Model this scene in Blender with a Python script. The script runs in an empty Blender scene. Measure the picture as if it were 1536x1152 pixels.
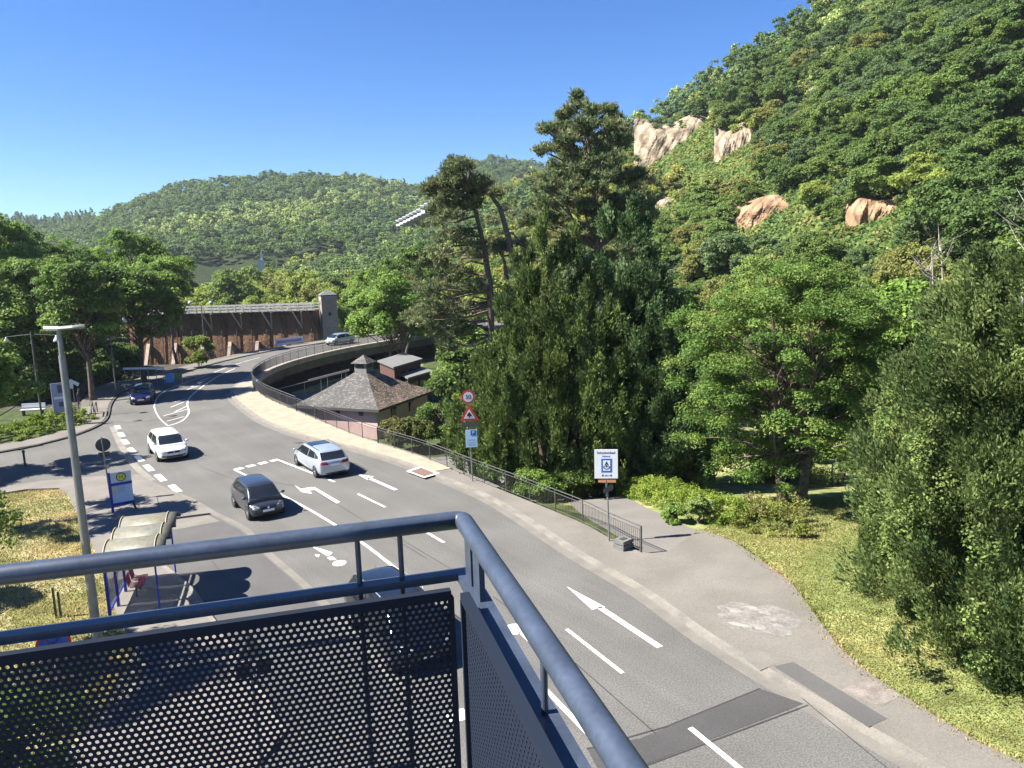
import bpy, bmesh, math, random
import numpy as np
from mathutils import Vector, Matrix
from mathutils.bvhtree import BVHTree
from mathutils.geometry import tessellate_polygon

# ------------------------------------------------------------------ camera, sky, sun
S = bpy.context.scene
COL = S.collection
PITCH, ROLL, EYE, FPX = math.radians(9.35), 0.03, 11.5, 1154.0
_f = np.array([0, math.cos(PITCH), -math.sin(PITCH)]); _r = np.array([1., 0, 0]); _u = np.cross(_r, _f)
_r, _u = _r*math.cos(ROLL) - _u*math.sin(ROLL), _u*math.cos(ROLL) + _r*math.sin(ROLL)
cam = bpy.data.cameras.new('camera'); co = bpy.data.objects.new('camera', cam); COL.objects.link(co)
cam.sensor_width = 36; cam.lens = 36*FPX/1536; cam.clip_end = 6000; cam.clip_start = 0.05
co.matrix_world = Matrix(((_r[0], _u[0], -_f[0], 0), (_r[1], _u[1], -_f[1], 0), (_r[2], _u[2], -_f[2], EYE), (0, 0, 0, 1)))
S.camera = co
SUN_EL, SUN_HEAD = math.radians(47), math.radians(79)       # heading the light travels towards, clockwise from +Y
W = bpy.data.worlds.new('World'); S.world = W; W.use_nodes = True
nt = W.node_tree; bg = nt.nodes['Background']
sky = nt.nodes.new('ShaderNodeTexSky'); sky.sky_type = 'NISHITA'; sky.sun_disc = False
sky.sun_elevation = SUN_EL; sky.sun_rotation = SUN_HEAD + math.pi
sky.air_density = 1.0; sky.dust_density = 0.1; sky.ozone_density = 2.2; sky.altitude = 900
hs = nt.nodes.new('ShaderNodeHueSaturation'); hs.inputs['Saturation'].default_value = 1.30; hs.inputs['Hue'].default_value = 0.512
nt.links.new(sky.outputs[0], hs.inputs['Color']); tn_ = nt.nodes.new('ShaderNodeVectorMath'); tn_.operation = 'MULTIPLY'; 
_tc = nt.nodes.new('ShaderNodeTexCoord'); _sx = nt.nodes.new('ShaderNodeSeparateXYZ'); nt.links.new(_tc.outputs['Generated'], _sx.inputs[0]); _mr = nt.nodes.new('ShaderNodeMapRange'); _mr.inputs[2].default_value = .40; nt.links.new(_sx.outputs[2], _mr.inputs[0])
_mx = nt.nodes.new('ShaderNodeMix'); _mx.data_type = 'RGBA'; _mx.inputs[6].default_value = (.56, .74, .93, 1); _mx.inputs[7].default_value = (.82, .95, 1.0, 1); nt.links.new(_mr.outputs[0], _mx.inputs[0]); nt.links.new(_mx.outputs[2], tn_.inputs[1])
nt.links.new(hs.outputs[0], tn_.inputs[0]); nt.links.new(tn_.outputs[0], bg.inputs[0]); bg.inputs[1].default_value = 0.056
sl = bpy.data.lights.new('sun', 'SUN'); sl.energy = 5.0; sl.angle = math.radians(0.55); sl.color = (1, 0.95, 0.86)
so = bpy.data.objects.new('sun', sl); COL.objects.link(so)
dv = Vector((math.sin(SUN_HEAD)*math.cos(SUN_EL), math.cos(SUN_HEAD)*math.cos(SUN_EL), -math.sin(SUN_EL)))
so.rotation_euler = dv.to_track_quat('-Z', 'Y').to_euler(); so.location = (-60, 0, 80)
S.view_settings.view_transform = 'Standard'; S.view_settings.look = 'None'
S.view_settings.exposure = 1.78; S.view_settings.gamma = 1
S.cycles.use_denoising = True
S.cycles.max_bounces = 6; S.cycles.diffuse_bounces = 3; S.cycles.glossy_bounces = 3
S.cycles.transparent_max_bounces = 12; S.cycles.transmission_bounces = 4
S.cycles.use_adaptive_sampling = True; S.cycles.adaptive_threshold = 0.02
S.render.resolution_x, S.render.resolution_y = 1024, 768

# ------------------------------------------------------------------ layout helpers
def ray(x, y): return _f + _r*(x-768)/FPX - _u*(y-576)/FPX
O = np.array([0, 0, EYE])
def G(x, y, z=0.0):
    """point of the ground plane at height z seen at that spot of the photograph"""
    d = ray(x, y); return O + d*((z-EYE)/d[2])
def D(x, y, dist):
    d = ray(x, y); return O + d*(dist/math.hypot(d[0], d[1]))
def PL(x, y, p, n):
    d = ray(x, y); return O + d*(np.dot(np.asarray(p)-O, n)/np.dot(d, n))
def proj(p):
    v = np.asarray(p, float)-O; z = v @ _f
    return 768+FPX*(v @ _r)/z, 576-FPX*(v @ _u)/z
def smooth(t): t = np.clip(t, 0, 1); return t*t*(3-2*t)

# ------------------------------------------------------------------ materials
def mat(name, col, rough=.7, noise=0, scale=5, metal=0, bump=0, bscale=None, spec=.5, coat=0, fine=0, fscale=60, col2=None):
    m = bpy.data.materials.new(name); m.use_nodes = True
    n = m.node_tree.nodes; l = m.node_tree.links; b = n['Principled BSDF']
    b.inputs['Roughness'].default_value = rough; b.inputs['Metallic'].default_value = metal
    b.inputs['Specular IOR Level'].default_value = spec; b.inputs['Coat Weight'].default_value = coat
    c4 = (*col, 1); tc = n.new('ShaderNodeTexCoord'); src = None
    if noise or fine or col2:
        nz = n.new('ShaderNodeTexNoise'); nz.inputs['Scale'].default_value = scale; nz.inputs['Detail'].default_value = 6
        l.new(tc.outputs['Object'], nz.inputs['Vector'])
        rp = n.new('ShaderNodeValToRGB'); rp.color_ramp.elements[0].position = .3; rp.color_ramp.elements[1].position = .7
        hi = col2 if col2 else [min(1, c*(1+noise)) for c in col]; lo = col if col2 else [c*(1-noise) for c in col]
        rp.color_ramp.elements[0].color = (*lo, 1); rp.color_ramp.elements[1].color = (*hi, 1)
        l.new(nz.outputs[0], rp.inputs[0]); src = rp.outputs[0]
        if fine:
            n2 = n.new('ShaderNodeTexNoise'); n2.inputs['Scale'].default_value = fscale; n2.inputs['Detail'].default_value = 3
            l.new(tc.outputs['Object'], n2.inputs['Vector'])
            mr = n.new('ShaderNodeMapRange'); mr.inputs[1].default_value = .3; mr.inputs[2].default_value = .7
            mr.inputs[3].default_value = 1-fine; mr.inputs[4].default_value = 1+fine; l.new(n2.outputs[0], mr.inputs[0])
            mx = n.new('ShaderNodeVectorMath'); mx.operation = 'SCALE'; l.new(src, mx.inputs[0]); l.new(mr.outputs[0], mx.inputs['Scale']); src = mx.outputs[0]
        l.new(src, b.inputs['Base Color'])
    else: b.inputs['Base Color'].default_value = c4
    if bump:
        n3 = n.new('ShaderNodeTexNoise'); n3.inputs['Scale'].default_value = bscale or scale; n3.inputs['Detail'].default_value = 5
        l.new(tc.outputs['Object'], n3.inputs['Vector'])
        bp = n.new('ShaderNodeBump'); bp.inputs['Strength'].default_value = bump; l.new(n3.outputs[0], bp.inputs['Height']); l.new(bp.outputs[0], b.inputs['Normal'])
    return m
def attr_mat(name, rough=.6, trans=.25, fine=0, fscale=3, spec=.3, gain=None):
    m = bpy.data.materials.new(name); m.use_nodes = True
    n = m.node_tree.nodes; l = m.node_tree.links; b = n['Principled BSDF']; out = n['Material Output']
    at = n.new('ShaderNodeAttribute'); at.attribute_name = 'col'; oi = n.new('ShaderNodeObjectInfo')
    mx = n.new('ShaderNodeVectorMath'); mx.operation = 'MULTIPLY'; l.new(at.outputs['Color'], mx.inputs[0]); l.new(oi.outputs['Color'], mx.inputs[1]); src = mx.outputs[0]
    if gain:
        mg = n.new('ShaderNodeVectorMath'); mg.operation = 'MULTIPLY'; mg.inputs[1].default_value = gain; l.new(src, mg.inputs[0]); src = mg.outputs[0]
    if fine:
        tc = n.new('ShaderNodeTexCoord'); n2 = n.new('ShaderNodeTexNoise'); n2.inputs['Scale'].default_value = fscale; n2.inputs['Detail'].default_value = 8
        l.new(tc.outputs['Object'], n2.inputs['Vector']); mr = n.new('ShaderNodeMapRange'); mr.inputs[1].default_value = .3; mr.inputs[2].default_value = .7
        mr.inputs[3].default_value = 1-fine; mr.inputs[4].default_value = 1+fine; l.new(n2.outputs[0], mr.inputs[0])
        m2 = n.new('ShaderNodeVectorMath'); m2.operation = 'SCALE'; l.new(src, m2.inputs[0]); l.new(mr.outputs[0], m2.inputs['Scale']); src = m2.outputs[0]
    l.new(src, b.inputs['Base Color']); b.inputs['Roughness'].default_value = rough; b.inputs['Specular IOR Level'].default_value = spec
    if trans:
        tr = n.new('ShaderNodeBsdfTranslucent'); l.new(src, tr.inputs['Color']); ms = n.new('ShaderNodeMixShader'); ms.inputs[0].default_value = trans
        l.new(b.outputs[0], ms.inputs[1]); l.new(tr.outputs[0], ms.inputs[2]); l.new(ms.outputs[0], out.inputs['Surface'])
    return m
LEAF = attr_mat('leaf', .6, .42, spec=.2, gain=(1.92, 1.76, 1.45))
NEEDLE = attr_mat('needle', .65, .32, spec=.2, gain=(1.55, 1.6, 1.35))
GROUND = attr_mat('ground', .95, 0, .45, 1.3, .1)
ROCK = attr_mat('rock', .95, 0, .4, .5, .1)
BARK = mat('bark', (.11, .08, .06), .95, .5, 6, bump=.6, bscale=14)
BARK_PALE = mat('pale_bark', (.3, .26, .22), .95, .4, 5)
ASPHALT = mat('asphalt', (.108, .104, .097), .92, .12, .30, bump=.15, bscale=90, fine=.36, fscale=22, spec=.2)
def streaks(m, rot, amt, sx=.05, sy=.85):
    n = m.node_tree.nodes; l = m.node_tree.links; b = n['Principled BSDF']; src = b.inputs['Base Color'].links[0].from_socket
    tc = n.new('ShaderNodeTexCoord'); mp = n.new('ShaderNodeMapping'); mp.inputs['Rotation'].default_value = (0, 0, math.radians(rot)); mp2 = n.new('ShaderNodeMapping'); mp2.inputs['Scale'].default_value = (sx, sy, 1)
    l.new(tc.outputs['Object'], mp.inputs[0]); l.new(mp.outputs[0], mp2.inputs[0]); k = src
    for sc, a in ((1, amt), (4.3, amt*.7)):
        nz = n.new('ShaderNodeTexNoise'); nz.inputs['Scale'].default_value = sc; nz.inputs['Detail'].default_value = 4; l.new(mp2.outputs[0], nz.inputs[0]); mr = n.new('ShaderNodeMapRange')
        mr.inputs[1].default_value = .32; mr.inputs[2].default_value = .68; mr.inputs[3].default_value = 1-a; mr.inputs[4].default_value = 1+a; l.new(nz.outputs[0], mr.inputs[0]); v = n.new('ShaderNodeVectorMath'); v.operation = 'SCALE'; l.new(k, v.inputs[0]); l.new(mr.outputs[0], v.inputs['Scale']); k = v.outputs[0]
    l.new(k, b.inputs['Base Color'])
streaks(ASPHALT, 54, .06)
ASPH_DARK = mat('patched_asphalt', (.058, .057, .056), .9, .12, .5, bump=.15, bscale=90, fine=.2, fscale=30, spec=.2)
ASPH_BAY = mat('bay_asphalt', (.088, .086, .083), .9, .12, .5, bump=.15, bscale=90, fine=.16, fscale=30, spec=.2)
FOOT = mat('footway', (.150, .137, .120), .95, .13, .5, fine=.16, fscale=24, spec=.2)
SAND = mat('sandy_paving', (.275, .236, .178), .95, .14, 1.2, fine=.12, fscale=20, spec=.2)
PINK_PAVE = mat('pinkish_paving', (.158, .144, .128), .95, .1, 1, fine=.14, fscale=26, spec=.2)
KERB = mat('kerb_stone', (.175, .16, .137), .9, .2, 1.5, fine=.15, fscale=20)
KERB_DARK = mat('dark_kerb', (.05, .048, .046), .9, .3, 2)
WHITE_PAINT = mat('road_paint', (.56, .55, .51), .8, .10, 1.5, fine=.14, fscale=14)
SEAM = mat('tar_seam', (.035, .034, .033), .7)
CONCRETE = mat('concrete', (.24, .22, .195), .9, .25, .8, fine=.1, fscale=10)
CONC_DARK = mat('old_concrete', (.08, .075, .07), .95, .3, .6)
RAIL = mat('blue_grey_steel', (.052, .068, .100), .42, .22, 10, metal=.3, bump=.04, bscale=30, spec=.4, fine=.12, fscale=90)
PANEL = mat('dark_coated_sheet', (.014, .019, .031), .7, spec=.05)
IRON = mat('dark_iron', (.045, .045, .048), .6, .3, 6)
GALV = mat('galvanised', (.22, .225, .225), .45, .15, 4, metal=.55)
GALV_DARK = mat('weathered_pole', (.10, .10, .095), .6, .3, 3, metal=.3)
BLACK = mat('black', (.012, .012, .013), .55)
RUBBER = mat('rubber', (.02, .02, .02), .85)
GLASS = mat('dark_glass', (.012, .015, .018), .06, spec=.8)
CHROME = mat('chrome', (.6, .6, .62), .2, metal=1)
ALLOY = mat('alloy', (.38, .38, .4), .35, metal=.8)
LAMP_GLASS = mat('lamp_glass', (.30, .32, .34), .08, spec=.9)
RED_GLASS = mat('red_lamp', (.28, .012, .015), .15, spec=.8)
PLATE = mat('plate', (.75, .75, .75), .5)
SIGN_WHITE = mat('sign_white', (.58, .60, .62), .45, .05, 3)
SIGN_RED = mat('sign_red', (.55, .03, .04), .45)
SIGN_BLUE = mat('sign_blue', (.015, .10, .42), .45)
DEEP_BLUE = mat('deep_blue', (.01, .025, .30), .4)
SIGN_YELLOW = mat('sign_yellow', (.72, .60, .05), .5)
SIGN_GREEN = mat('sign_green', (.01, .12, .05), .5)
SIGN_ORANGE = mat('sign_orange', (.42, .20, .09), .6)
SIGN_BACK = mat('sign_back', (.05, .055, .055), .6)

# ------------------------------------------------------------------ object helpers
def tag(o, label=None, cat=None, group=None, kind=None):
    if label: o['label'] = label
    if cat: o['category'] = cat
    if group: o['group'] = group
    if kind: o['kind'] = kind
    return o
def empty(name, loc=(0, 0, 0), rz=0, label=None, cat=None, group=None):
    o = bpy.data.objects.new(name, None); COL.objects.link(o); o.location = loc; o.rotation_euler.z = rz; o.empty_display_size = .2
    return tag(o, label, cat, group)
def copy_tree(o, parent=None):
    c = o.copy(); COL.objects.link(c)
    if parent: c.parent = parent
    for ch in list(o.children): copy_tree(ch, c)
    return c
class MB:
    def __init__(s): s.v = []; s.f = []; s.sm = []; s.mi = []
    def add(s, v, f, smooth=False, mi=0):
        k = len(s.v); s.v += [tuple(map(float, p)) for p in v]; s.f += [[i+k for i in q] for q in f]; s.sm += [smooth]*len(f); s.mi += [mi]*len(f); return s
    def box(s, c, size, rz=0, M=None, mi=0):
        x, y, z = [d/2 for d in size]
        P = [(-x, -y, -z), (x, -y, -z), (x, y, -z), (-x, y, -z), (-x, -y, z), (x, -y, z), (x, y, z), (-x, y, z)]
        R = M or Matrix.Rotation(rz, 3, 'Z'); P = [R @ Vector(p) + Vector(c) for p in P]
        return s.add(P, [(0, 3, 2, 1), (4, 5, 6, 7), (0, 1, 5, 4), (1, 2, 6, 5), (2, 3, 7, 6), (3, 0, 4, 7)], mi=mi)
    def bar(s, a, b, w, h, up=(0, 0, 1), mi=0):
        a, b = Vector(a), Vector(b); d = b-a; L = d.length; x = d.normalized(); y = Vector(up).cross(x)
        if y.length < 1e-4: y = Vector((0, 1, 0)).cross(x)
        y.normalize(); z = x.cross(y)
        return s.box((a+b)/2, (L, w, h), M=Matrix((x, y, z)).transposed(), mi=mi)
    def tube(s, pts, r, n=8, caps=True, mi=0, sm=True):
        pts = [Vector(p) for p in pts]; rs = r if hasattr(r, '__len__') else [r]*len(pts); V = []; F = []; prev = None
        for i, p in enumerate(pts):
            t = (pts[min(i+1, len(pts)-1)]-pts[max(i-1, 0)]).normalized()
            if prev is None: a = t.orthogonal().normalized()
            else:
                a = prev-t*prev.dot(t); a = a.normalized() if a.length > 1e-5 else t.orthogonal().normalized()
            prev = a; b = t.cross(a)
            V += [p+(a*math.cos(2*math.pi*k/n)+b*math.sin(2*math.pi*k/n))*rs[i] for k in range(n)]
        for i in range(len(pts)-1):
            for k in range(n): F.append((i*n+k, i*n+(k+1) % n, (i+1)*n+(k+1) % n, (i+1)*n+k))
        s.add(V, F, sm, mi)
        if caps:
            m = len(pts)-1; s.add(V[:n], [tuple(range(n-1, -1, -1))], False, mi); s.add(V[m*n:], [tuple(range(n))], False, mi)
        return s
    def lathe(s, prof, c=(0, 0, 0), n=20, mi=0, axis='Z'):
        V = []; F = []
        for r, z in prof:
            for k in range(n):
                a = 2*math.pi*k/n; p = (r*math.cos(a), r*math.sin(a), z)
                if axis == 'Y': p = (p[0], p[2], p[1])
                if axis == 'X': p = (p[2], p[0], p[1])
                V.append((p[0]+c[0], p[1]+c[1], p[2]+c[2]))
        for i in range(len(prof)-1):
            for k in range(n): F.append((i*n+k, i*n+(k+1) % n, (i+1)*n+(k+1) % n, (i+1)*n+k))
        return s.add(V, F, True, mi)
    def prism(s, poly, z0, z1, mi=0):
        """vertical walls + top + bottom of a plan polygon"""
        n = len(poly); tri = tessellate_polygon([[Vector((p[0], p[1], 0)) for p in poly]])
        A = sum(poly[i][0]*poly[(i+1) % n][1]-poly[(i+1) % n][0]*poly[i][1] for i in range(n))
        up = []
        for t in tri:
            a, b, c = [poly[i] for i in t]; cr = (b[0]-a[0])*(c[1]-a[1])-(b[1]-a[1])*(c[0]-a[0]); up.append(tuple(t) if cr > 0 else tuple(reversed(t)))
        s.add([(p[0], p[1], z1) for p in poly], up, mi=mi)
        if z0 is not None:
            s.add([(p[0], p[1], z0) for p in poly], [tuple(reversed(t)) for t in up], mi=mi)
            V = [(p[0], p[1], z0) for p in poly]+[(p[0], p[1], z1) for p in poly]
            F = [((i, (i+1) % n, n+(i+1) % n, n+i) if A > 0 else (i, n+i, n+(i+1) % n, (i+1) % n)) for i in range(n)]
            s.add(V, F, mi=mi)
        return s
    def build(s, name, m, parent=None, **kw):
        me = bpy.data.meshes.new(name); me.from_pydata(s.v, [], s.f)
        for k in (m if isinstance(m, (list, tuple)) else [m]): me.materials.append(k)
        me.polygons.foreach_set('use_smooth', s.sm); me.polygons.foreach_set('material_index', s.mi); me.update()
        o = bpy.data.objects.new(name, me); COL.objects.link(o)
        if parent: o.parent = parent
        return tag(o, **kw)
def text(name, body, size, M, m, parent, extr=.002):
    cu = bpy.data.curves.new(name, 'FONT'); cu.body = body; cu.size = size; cu.align_x = 'CENTER'; cu.align_y = 'CENTER'; cu.extrude = extr
    t = bpy.data.objects.new(name, cu); COL.objects.link(t); bpy.context.view_layer.update()
    me = bpy.data.meshes.new_from_object(t.evaluated_get(bpy.context.evaluated_depsgraph_get())); bpy.data.objects.remove(t)
    me.materials.clear(); me.materials.append(m); o = bpy.data.objects.new(name, me); COL.objects.link(o); o.parent = parent; o.matrix_local = M
    return o

# ------------------------------------------------------------------ polylines of the place (metres)
RK = [(12.5, 9.0), (8.9, 15.5), (7.4, 18.1), (5.6, 21.5), (4.2, 24.9), (2.2, 28.6), (-.4, 34.1), (-2.4, 37.4), (-6.6, 43), (-10.6, 47.2), (-14, 50.3), (-18.2, 55.4),
      (-22, 61.7), (-24.8, 67), (-26.3, 71), (-27.1, 75), (-27.5, 79), (-27.4, 83.5), (-26.8, 90), (-24.6, 99), (-21.5, 107), (-16, 116), (-8, 126), (4, 137)]
FE = [(4.8, 28.3), (3.8, 29.9), (2.5, 32.3), (-2.2, 39.1), (-5.1, 43.4), (-8.6, 47.6), (-11.4, 51.2), (-16.9, 59.1), (-21.3, 65.6), (-24.1, 71), (-25.8, 76), (-26.6, 81), (-26.7, 86), (-25.9, 92), (-23.9, 99), (-20.8, 106), (-15.2, 115), (-7.2, 125), (4.8, 136)]
LK = [(-33.2, 48.4), (-32.5, 49.2), (-31.6, 50.6), (-30.8, 53), (-30.8, 56.2), (-31.8, 59.5), (-34.5, 65.3), (-36.3, 70.4), (-37, 75), (-36.8, 79), (-35.9, 86), (-34.9, 93.3), (-32.4, 102), (-28, 110), (-22.5, 119), (-14, 130), (-3, 141)]
def catmull(P, k=5):
    P = [np.array(p, float) for p in P]; out = []
    for i in range(len(P)-1):
        p0, p1, p2, p3 = P[max(i-1, 0)], P[i], P[i+1], P[min(i+2, len(P)-1)]
        for j in range(k):
            t = j/k; out.append(.5*((2*p1)+(p2-p0)*t+(2*p0-5*p1+4*p2-p3)*t*t+(3*p1-p0-3*p2+p3)*t**3))
    out.append(P[-1]); return out
RKs, FEs, LKs = catmull(RK, 4), catmull(FE, 4), catmull(LK, 4)
def sdist(poly, X, Y):
    """distance to a polyline, positive to the right of its direction"""
    best = np.full(X.shape, 1e9); sg = np.ones(X.shape)
    for a, b in zip(poly[:-1], poly[1:]):
        d = np.array(b)-np.array(a); L2 = d @ d; t = np.clip(((X-a[0])*d[0]+(Y-a[1])*d[1])/L2, 0, 1)
        q = np.hypot(X-a[0]-t*d[0], Y-a[1]-t*d[1]); c = d[0]*(Y-a[1])-d[1]*(X-a[0]); m = q < best-1e-9
        best = np.where(m, q, best); sg = np.where(m, np.where(c < 0, 1., -1.), sg)
    return best*sg
FE_EXT = [(12, 17.5)]+FE
# hills: skyline of each ridge as (photo column, photo row, foot distance, ridge distance)
HA = np.array([(430, 400, 230, 420), (500, 385, 200, 430), (560, 372, 180, 430), (640, 326, 165, 440), (700, 294, 155, 420), (760, 266, 145, 400), (820, 243, 130, 370), (870, 219, 118, 350), (923, 183, 108, 325), (1000, 143, 98, 305),
               (1040, 116, 92, 295), (1080, 94, 88, 285), (1130, 60, 84, 278), (1205, 12, 80, 265), (1300, -55, 74, 255), (1400, -110, 68, 245), (1536, -170, 62, 235), (1800, -150, 56, 230), (2600, 60, 50, 200)], float)
HB = np.array([(-1400, 350, 380, 900), (-400, 345, 380, 900), (-100, 340, 380, 900), (0, 336, 380, 900), (50, 332, 380, 1000), (100, 330, 380, 1000), (150, 320, 380, 850), (200, 303, 370, 800), (260, 279, 360, 780), (300, 271, 360, 780), (400, 264, 360, 790), (480, 259, 360, 800), (540, 264, 360, 800),
               (600, 276, 370, 820), (640, 277, 380, 880), (672, 256, 400, 900), (700, 240, 420, 920), (740, 237, 430, 940), (800, 245, 440, 950), (850, 258, 450, 950), (950, 290, 460, 950), (1100, 340, 470, 950), (1600, 380, 480, 950)], float)
def _rid(T):
    az = []; el = []
    for x, y in T[:, :2]:
        d = ray(x, y); az.append(math.atan2(d[0], d[1])); el.append(d[2]/math.hypot(d[0], d[1]))
    return np.array(az), np.array(el), T[:, 2], T[:, 3]
RA, RB = _rid(HA), _rid(HB)
def hill(R, th, d, tree, k, fall):
    e = np.interp(th, R[0], R[1]); d0 = np.interp(th, R[0], R[2]); ds = np.interp(th, R[0], R[3])
    z1 = EYE+ds*e-tree; t = (d-d0)/(ds-d0); up = -3.6+(z1+3.6)*np.clip(t, 0, 1)**k
    return np.where(t < 1, up, np.maximum(z1-(d-ds)*fall, -3.6)), t
def H(X, Y):
    X = np.asarray(X, float); Y = np.asarray(Y, float); th = np.arctan2(X, Y); d = np.hypot(X, Y)
    s = sdist(FE_EXT, X, Y)
    drop = -3.6*smooth((Y-30)/22)
    z = -.03+np.where(s > 0, np.where(Y > 60, 1, smooth((s-.15)/1.0))*drop, 0)
    z = z+.105*smooth((s-.3)/.7)*smooth((44-Y)/6)*(s > 0)
    br = smooth((Y-61)/7)*smooth((s+11.5)/3)*(Y < 160)
    z = np.where(s <= 0, z*(1-br)-3.65*br, z)
    l = sdist(LK, X, Y); low = smooth((Y-92)/10)*smooth((-l-2.0)/4)*(s < 0)
    z = np.minimum(z, -.03-4.4*low)
    far = smooth((d-150)/40); z = z*(1-far)-3.6*far
    a, ta = hill(RA, th, d, 6, 1.12, .35); b, tb = hill(RB, th, d, 7, 1.1, .2)
    hz = np.maximum(a, b); rough = 2.2*np.sin(X*.05+1)*np.sin(Y*.043)+1.3*np.sin(X*.13+Y*.09)
    on = (np.maximum(ta, tb) > 0) & (Y > -40)
    return np.where(on, np.maximum(z, hz+rough*np.clip((hz+3.6)/15, 0, 1)), z)
def hit(x, y, dmin=20):
    d = ray(x, y); d = d/math.hypot(d[0], d[1])
    for t in np.arange(dmin, 900, .8):
        p = O+d*t
        if Hs(p[0], p[1]) > p[2]: return p, t
    return O+d*900, 900
def Hs(x, y): return float(H(np.array([x]), np.array([y]))[0])

# ------------------------------------------------------------------ ground sheet
def set_col(me, c):
    a = me.attributes.new('col', 'FLOAT_COLOR', 'POINT'); a.data.foreach_set('color', np.c_[c, np.ones(len(c))].astype(np.float32).ravel())
def grid_mesh(name, V, nu, nv, m, colr=None, smooth_=True, **kw):
    me = bpy.data.meshes.new(name); i = np.arange(nu-1)[:, None]*nv+np.arange(nv-1)[None, :]; q = np.stack([i, i+nv, i+nv+1, i+1], -1).reshape(-1, 4)
    me.vertices.add(len(V)); me.vertices.foreach_set('co', V.astype(np.float32).ravel()); me.loops.add(q.size); me.loops.foreach_set('vertex_index', q.ravel().astype(np.int32))
    me.polygons.add(len(q)); me.polygons.foreach_set('loop_start', (np.arange(len(q))*4).astype(np.int32)); me.polygons.foreach_set('use_smooth', [smooth_]*len(q))
    if colr is not None: set_col(me, colr)
    me.update(calc_edges=True); me.materials.append(m); o = bpy.data.objects.new(name, me); COL.objects.link(o); return tag(o, **kw)
rng = np.random.default_rng(7)
az = np.radians(np.concatenate([np.linspace(-110, -42, 60)[:-1], np.linspace(-42, 42, 470), np.linspace(42, 110, 60)[1:]]))
rr = np.concatenate([np.linspace(2, 60, 150)[:-1], np.linspace(60, 160, 130)[:-1], np.geomspace(160, 1100, 110)[:-1], np.geomspace(1100, 5000, 10)])
TH, RR = np.meshgrid(az, rr, indexing='ij'); X, Y = (RR*np.sin(TH)).ravel(), (RR*np.cos(TH)).ravel(); Z = H(X, Y)
s_ = sdist(FE_EXT, X, Y)
gc = np.tile(np.array([.165, .185, .070]), (len(X), 1))                      # lawn
def paint(mask, c): gc[mask] = c
n1 = np.sin(X*.7+2*np.sin(Y*.31))+np.sin(Y*.9-1.3*np.sin(X*.5))
paint((s_ > 0) & (n1 > .6), (.235, .225, .095))
paint((s_ < 0) & (X < -8) & (Y < 45), (.16, .15, .06)); paint((s_ < 0) & (X < -8) & (Y < 45) & (n1 > -.2), (.27, .235, .13))
paint((X < -30) & (Y > 48), (.05, .065, .025))
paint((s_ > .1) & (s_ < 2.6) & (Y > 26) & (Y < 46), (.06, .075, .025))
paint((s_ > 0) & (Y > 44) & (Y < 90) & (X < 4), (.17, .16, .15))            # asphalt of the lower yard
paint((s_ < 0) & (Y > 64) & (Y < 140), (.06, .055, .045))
paint((RR.ravel() > 75) & (s_ > 0) & (X > 2), (.03, .045, .016)); paint(RR.ravel() > 120, (.026, .038, .015))  # darkened hill ground: shade of the gaps between crowns put into the colour
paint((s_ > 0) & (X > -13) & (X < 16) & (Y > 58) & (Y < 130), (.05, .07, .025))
c0 = G(738, 684, -3.2); paint((np.hypot((X-c0[0])/1.3, (Y-c0[1])/2.6) < 1), (.42, .30, .15))
c0 = G(1040, 662, -3.2); paint((s_ > 0) & (np.abs((Y-c0[1])-.12*(X-c0[0])) < 1.6) & (X > 4) & (X < 40), (.42, .35, .26))
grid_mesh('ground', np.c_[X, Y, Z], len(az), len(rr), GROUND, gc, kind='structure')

# ------------------------------------------------------------------ road, footways, paint
def px(pts, z=0): return [tuple(G(x, y, z)[:2]) for x, y in pts]
side_low = px([(-60, 742), (60, 724), (150, 716), (196, 713)])
road = [tuple(p) for p in RKs]+[tuple(p) for p in reversed(LKs)]+[(-60, 44.5), (-60, 37.5)]+side_low+[(-19.5, 38.5), (-18, 34), (-15.3, 29), (-12.5, 25), (-11, 18), (-10, 9), (12, 9)]
MB().prism(road, -.95, 0).build('road', ASPHALT, kind='structure')
def offset(P, d):
    out = []
    for i, p in enumerate(P):
        a, b = np.array(P[max(i-1, 0)]), np.array(P[min(i+1, len(P)-1)]); t = (b-a)/np.linalg.norm(b-a); out.append((p[0]+t[1]*d, p[1]-t[0]*d))
    return out
def between(A, B, y0, y1):
    return [tuple(p) for p in A if y0 <= p[1] <= y1]+[tuple(p) for p in reversed(B) if y0 <= p[1] <= y1]
RKin = offset(RKs, .30)
# footway on the right: grey asphalt near, sandy slabs along the bridge
lawn_edge = px([(1005, 838), (1050, 797), (1100, 815), (1150, 850), (1190, 882), (1222, 925), (1258, 975), (1300, 1012), (1345, 1042), (1400, 1078), (1470, 1120), (1536, 1150), (1640, 1195)])
corner = [tuple(p) for p in FEs if p[1] <= 40.8]+[(-3.55, 41.1)]
fw = [tuple(p) for p in RKin if p[1] <= 40.2]+[(-4.35, 40.65)]+list(reversed(corner))+[(5.6, 28.0)]+lawn_edge[1:]+[(13.6, 9.0)]
MB().prism(fw, -.5, .10).build('footway', FOOT, kind='structure')
far_in = [(-4.35, 40.65)]+[tuple(p) for p in RKin if p[1] > 41.2]; far_out = [(-3.45, 41.2)]+[tuple(p) for p in offset(FEs, .12) if p[1] > 41.6]
MB().prism(far_in+list(reversed(far_out)), -.30, .12).build('bridge_footway', SAND, kind='structure')
def strip_w(P, d0, d1): return [tuple(p) for p in offset(P, d0)]+[tuple(p) for p in reversed(offset(P, d1))]
k = MB()
for i in range(len(RKs)-1): pass
k.prism(strip_w(RKs, 0, .298), -.4, .085).build('kerb', KERB, kind='structure')
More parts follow.
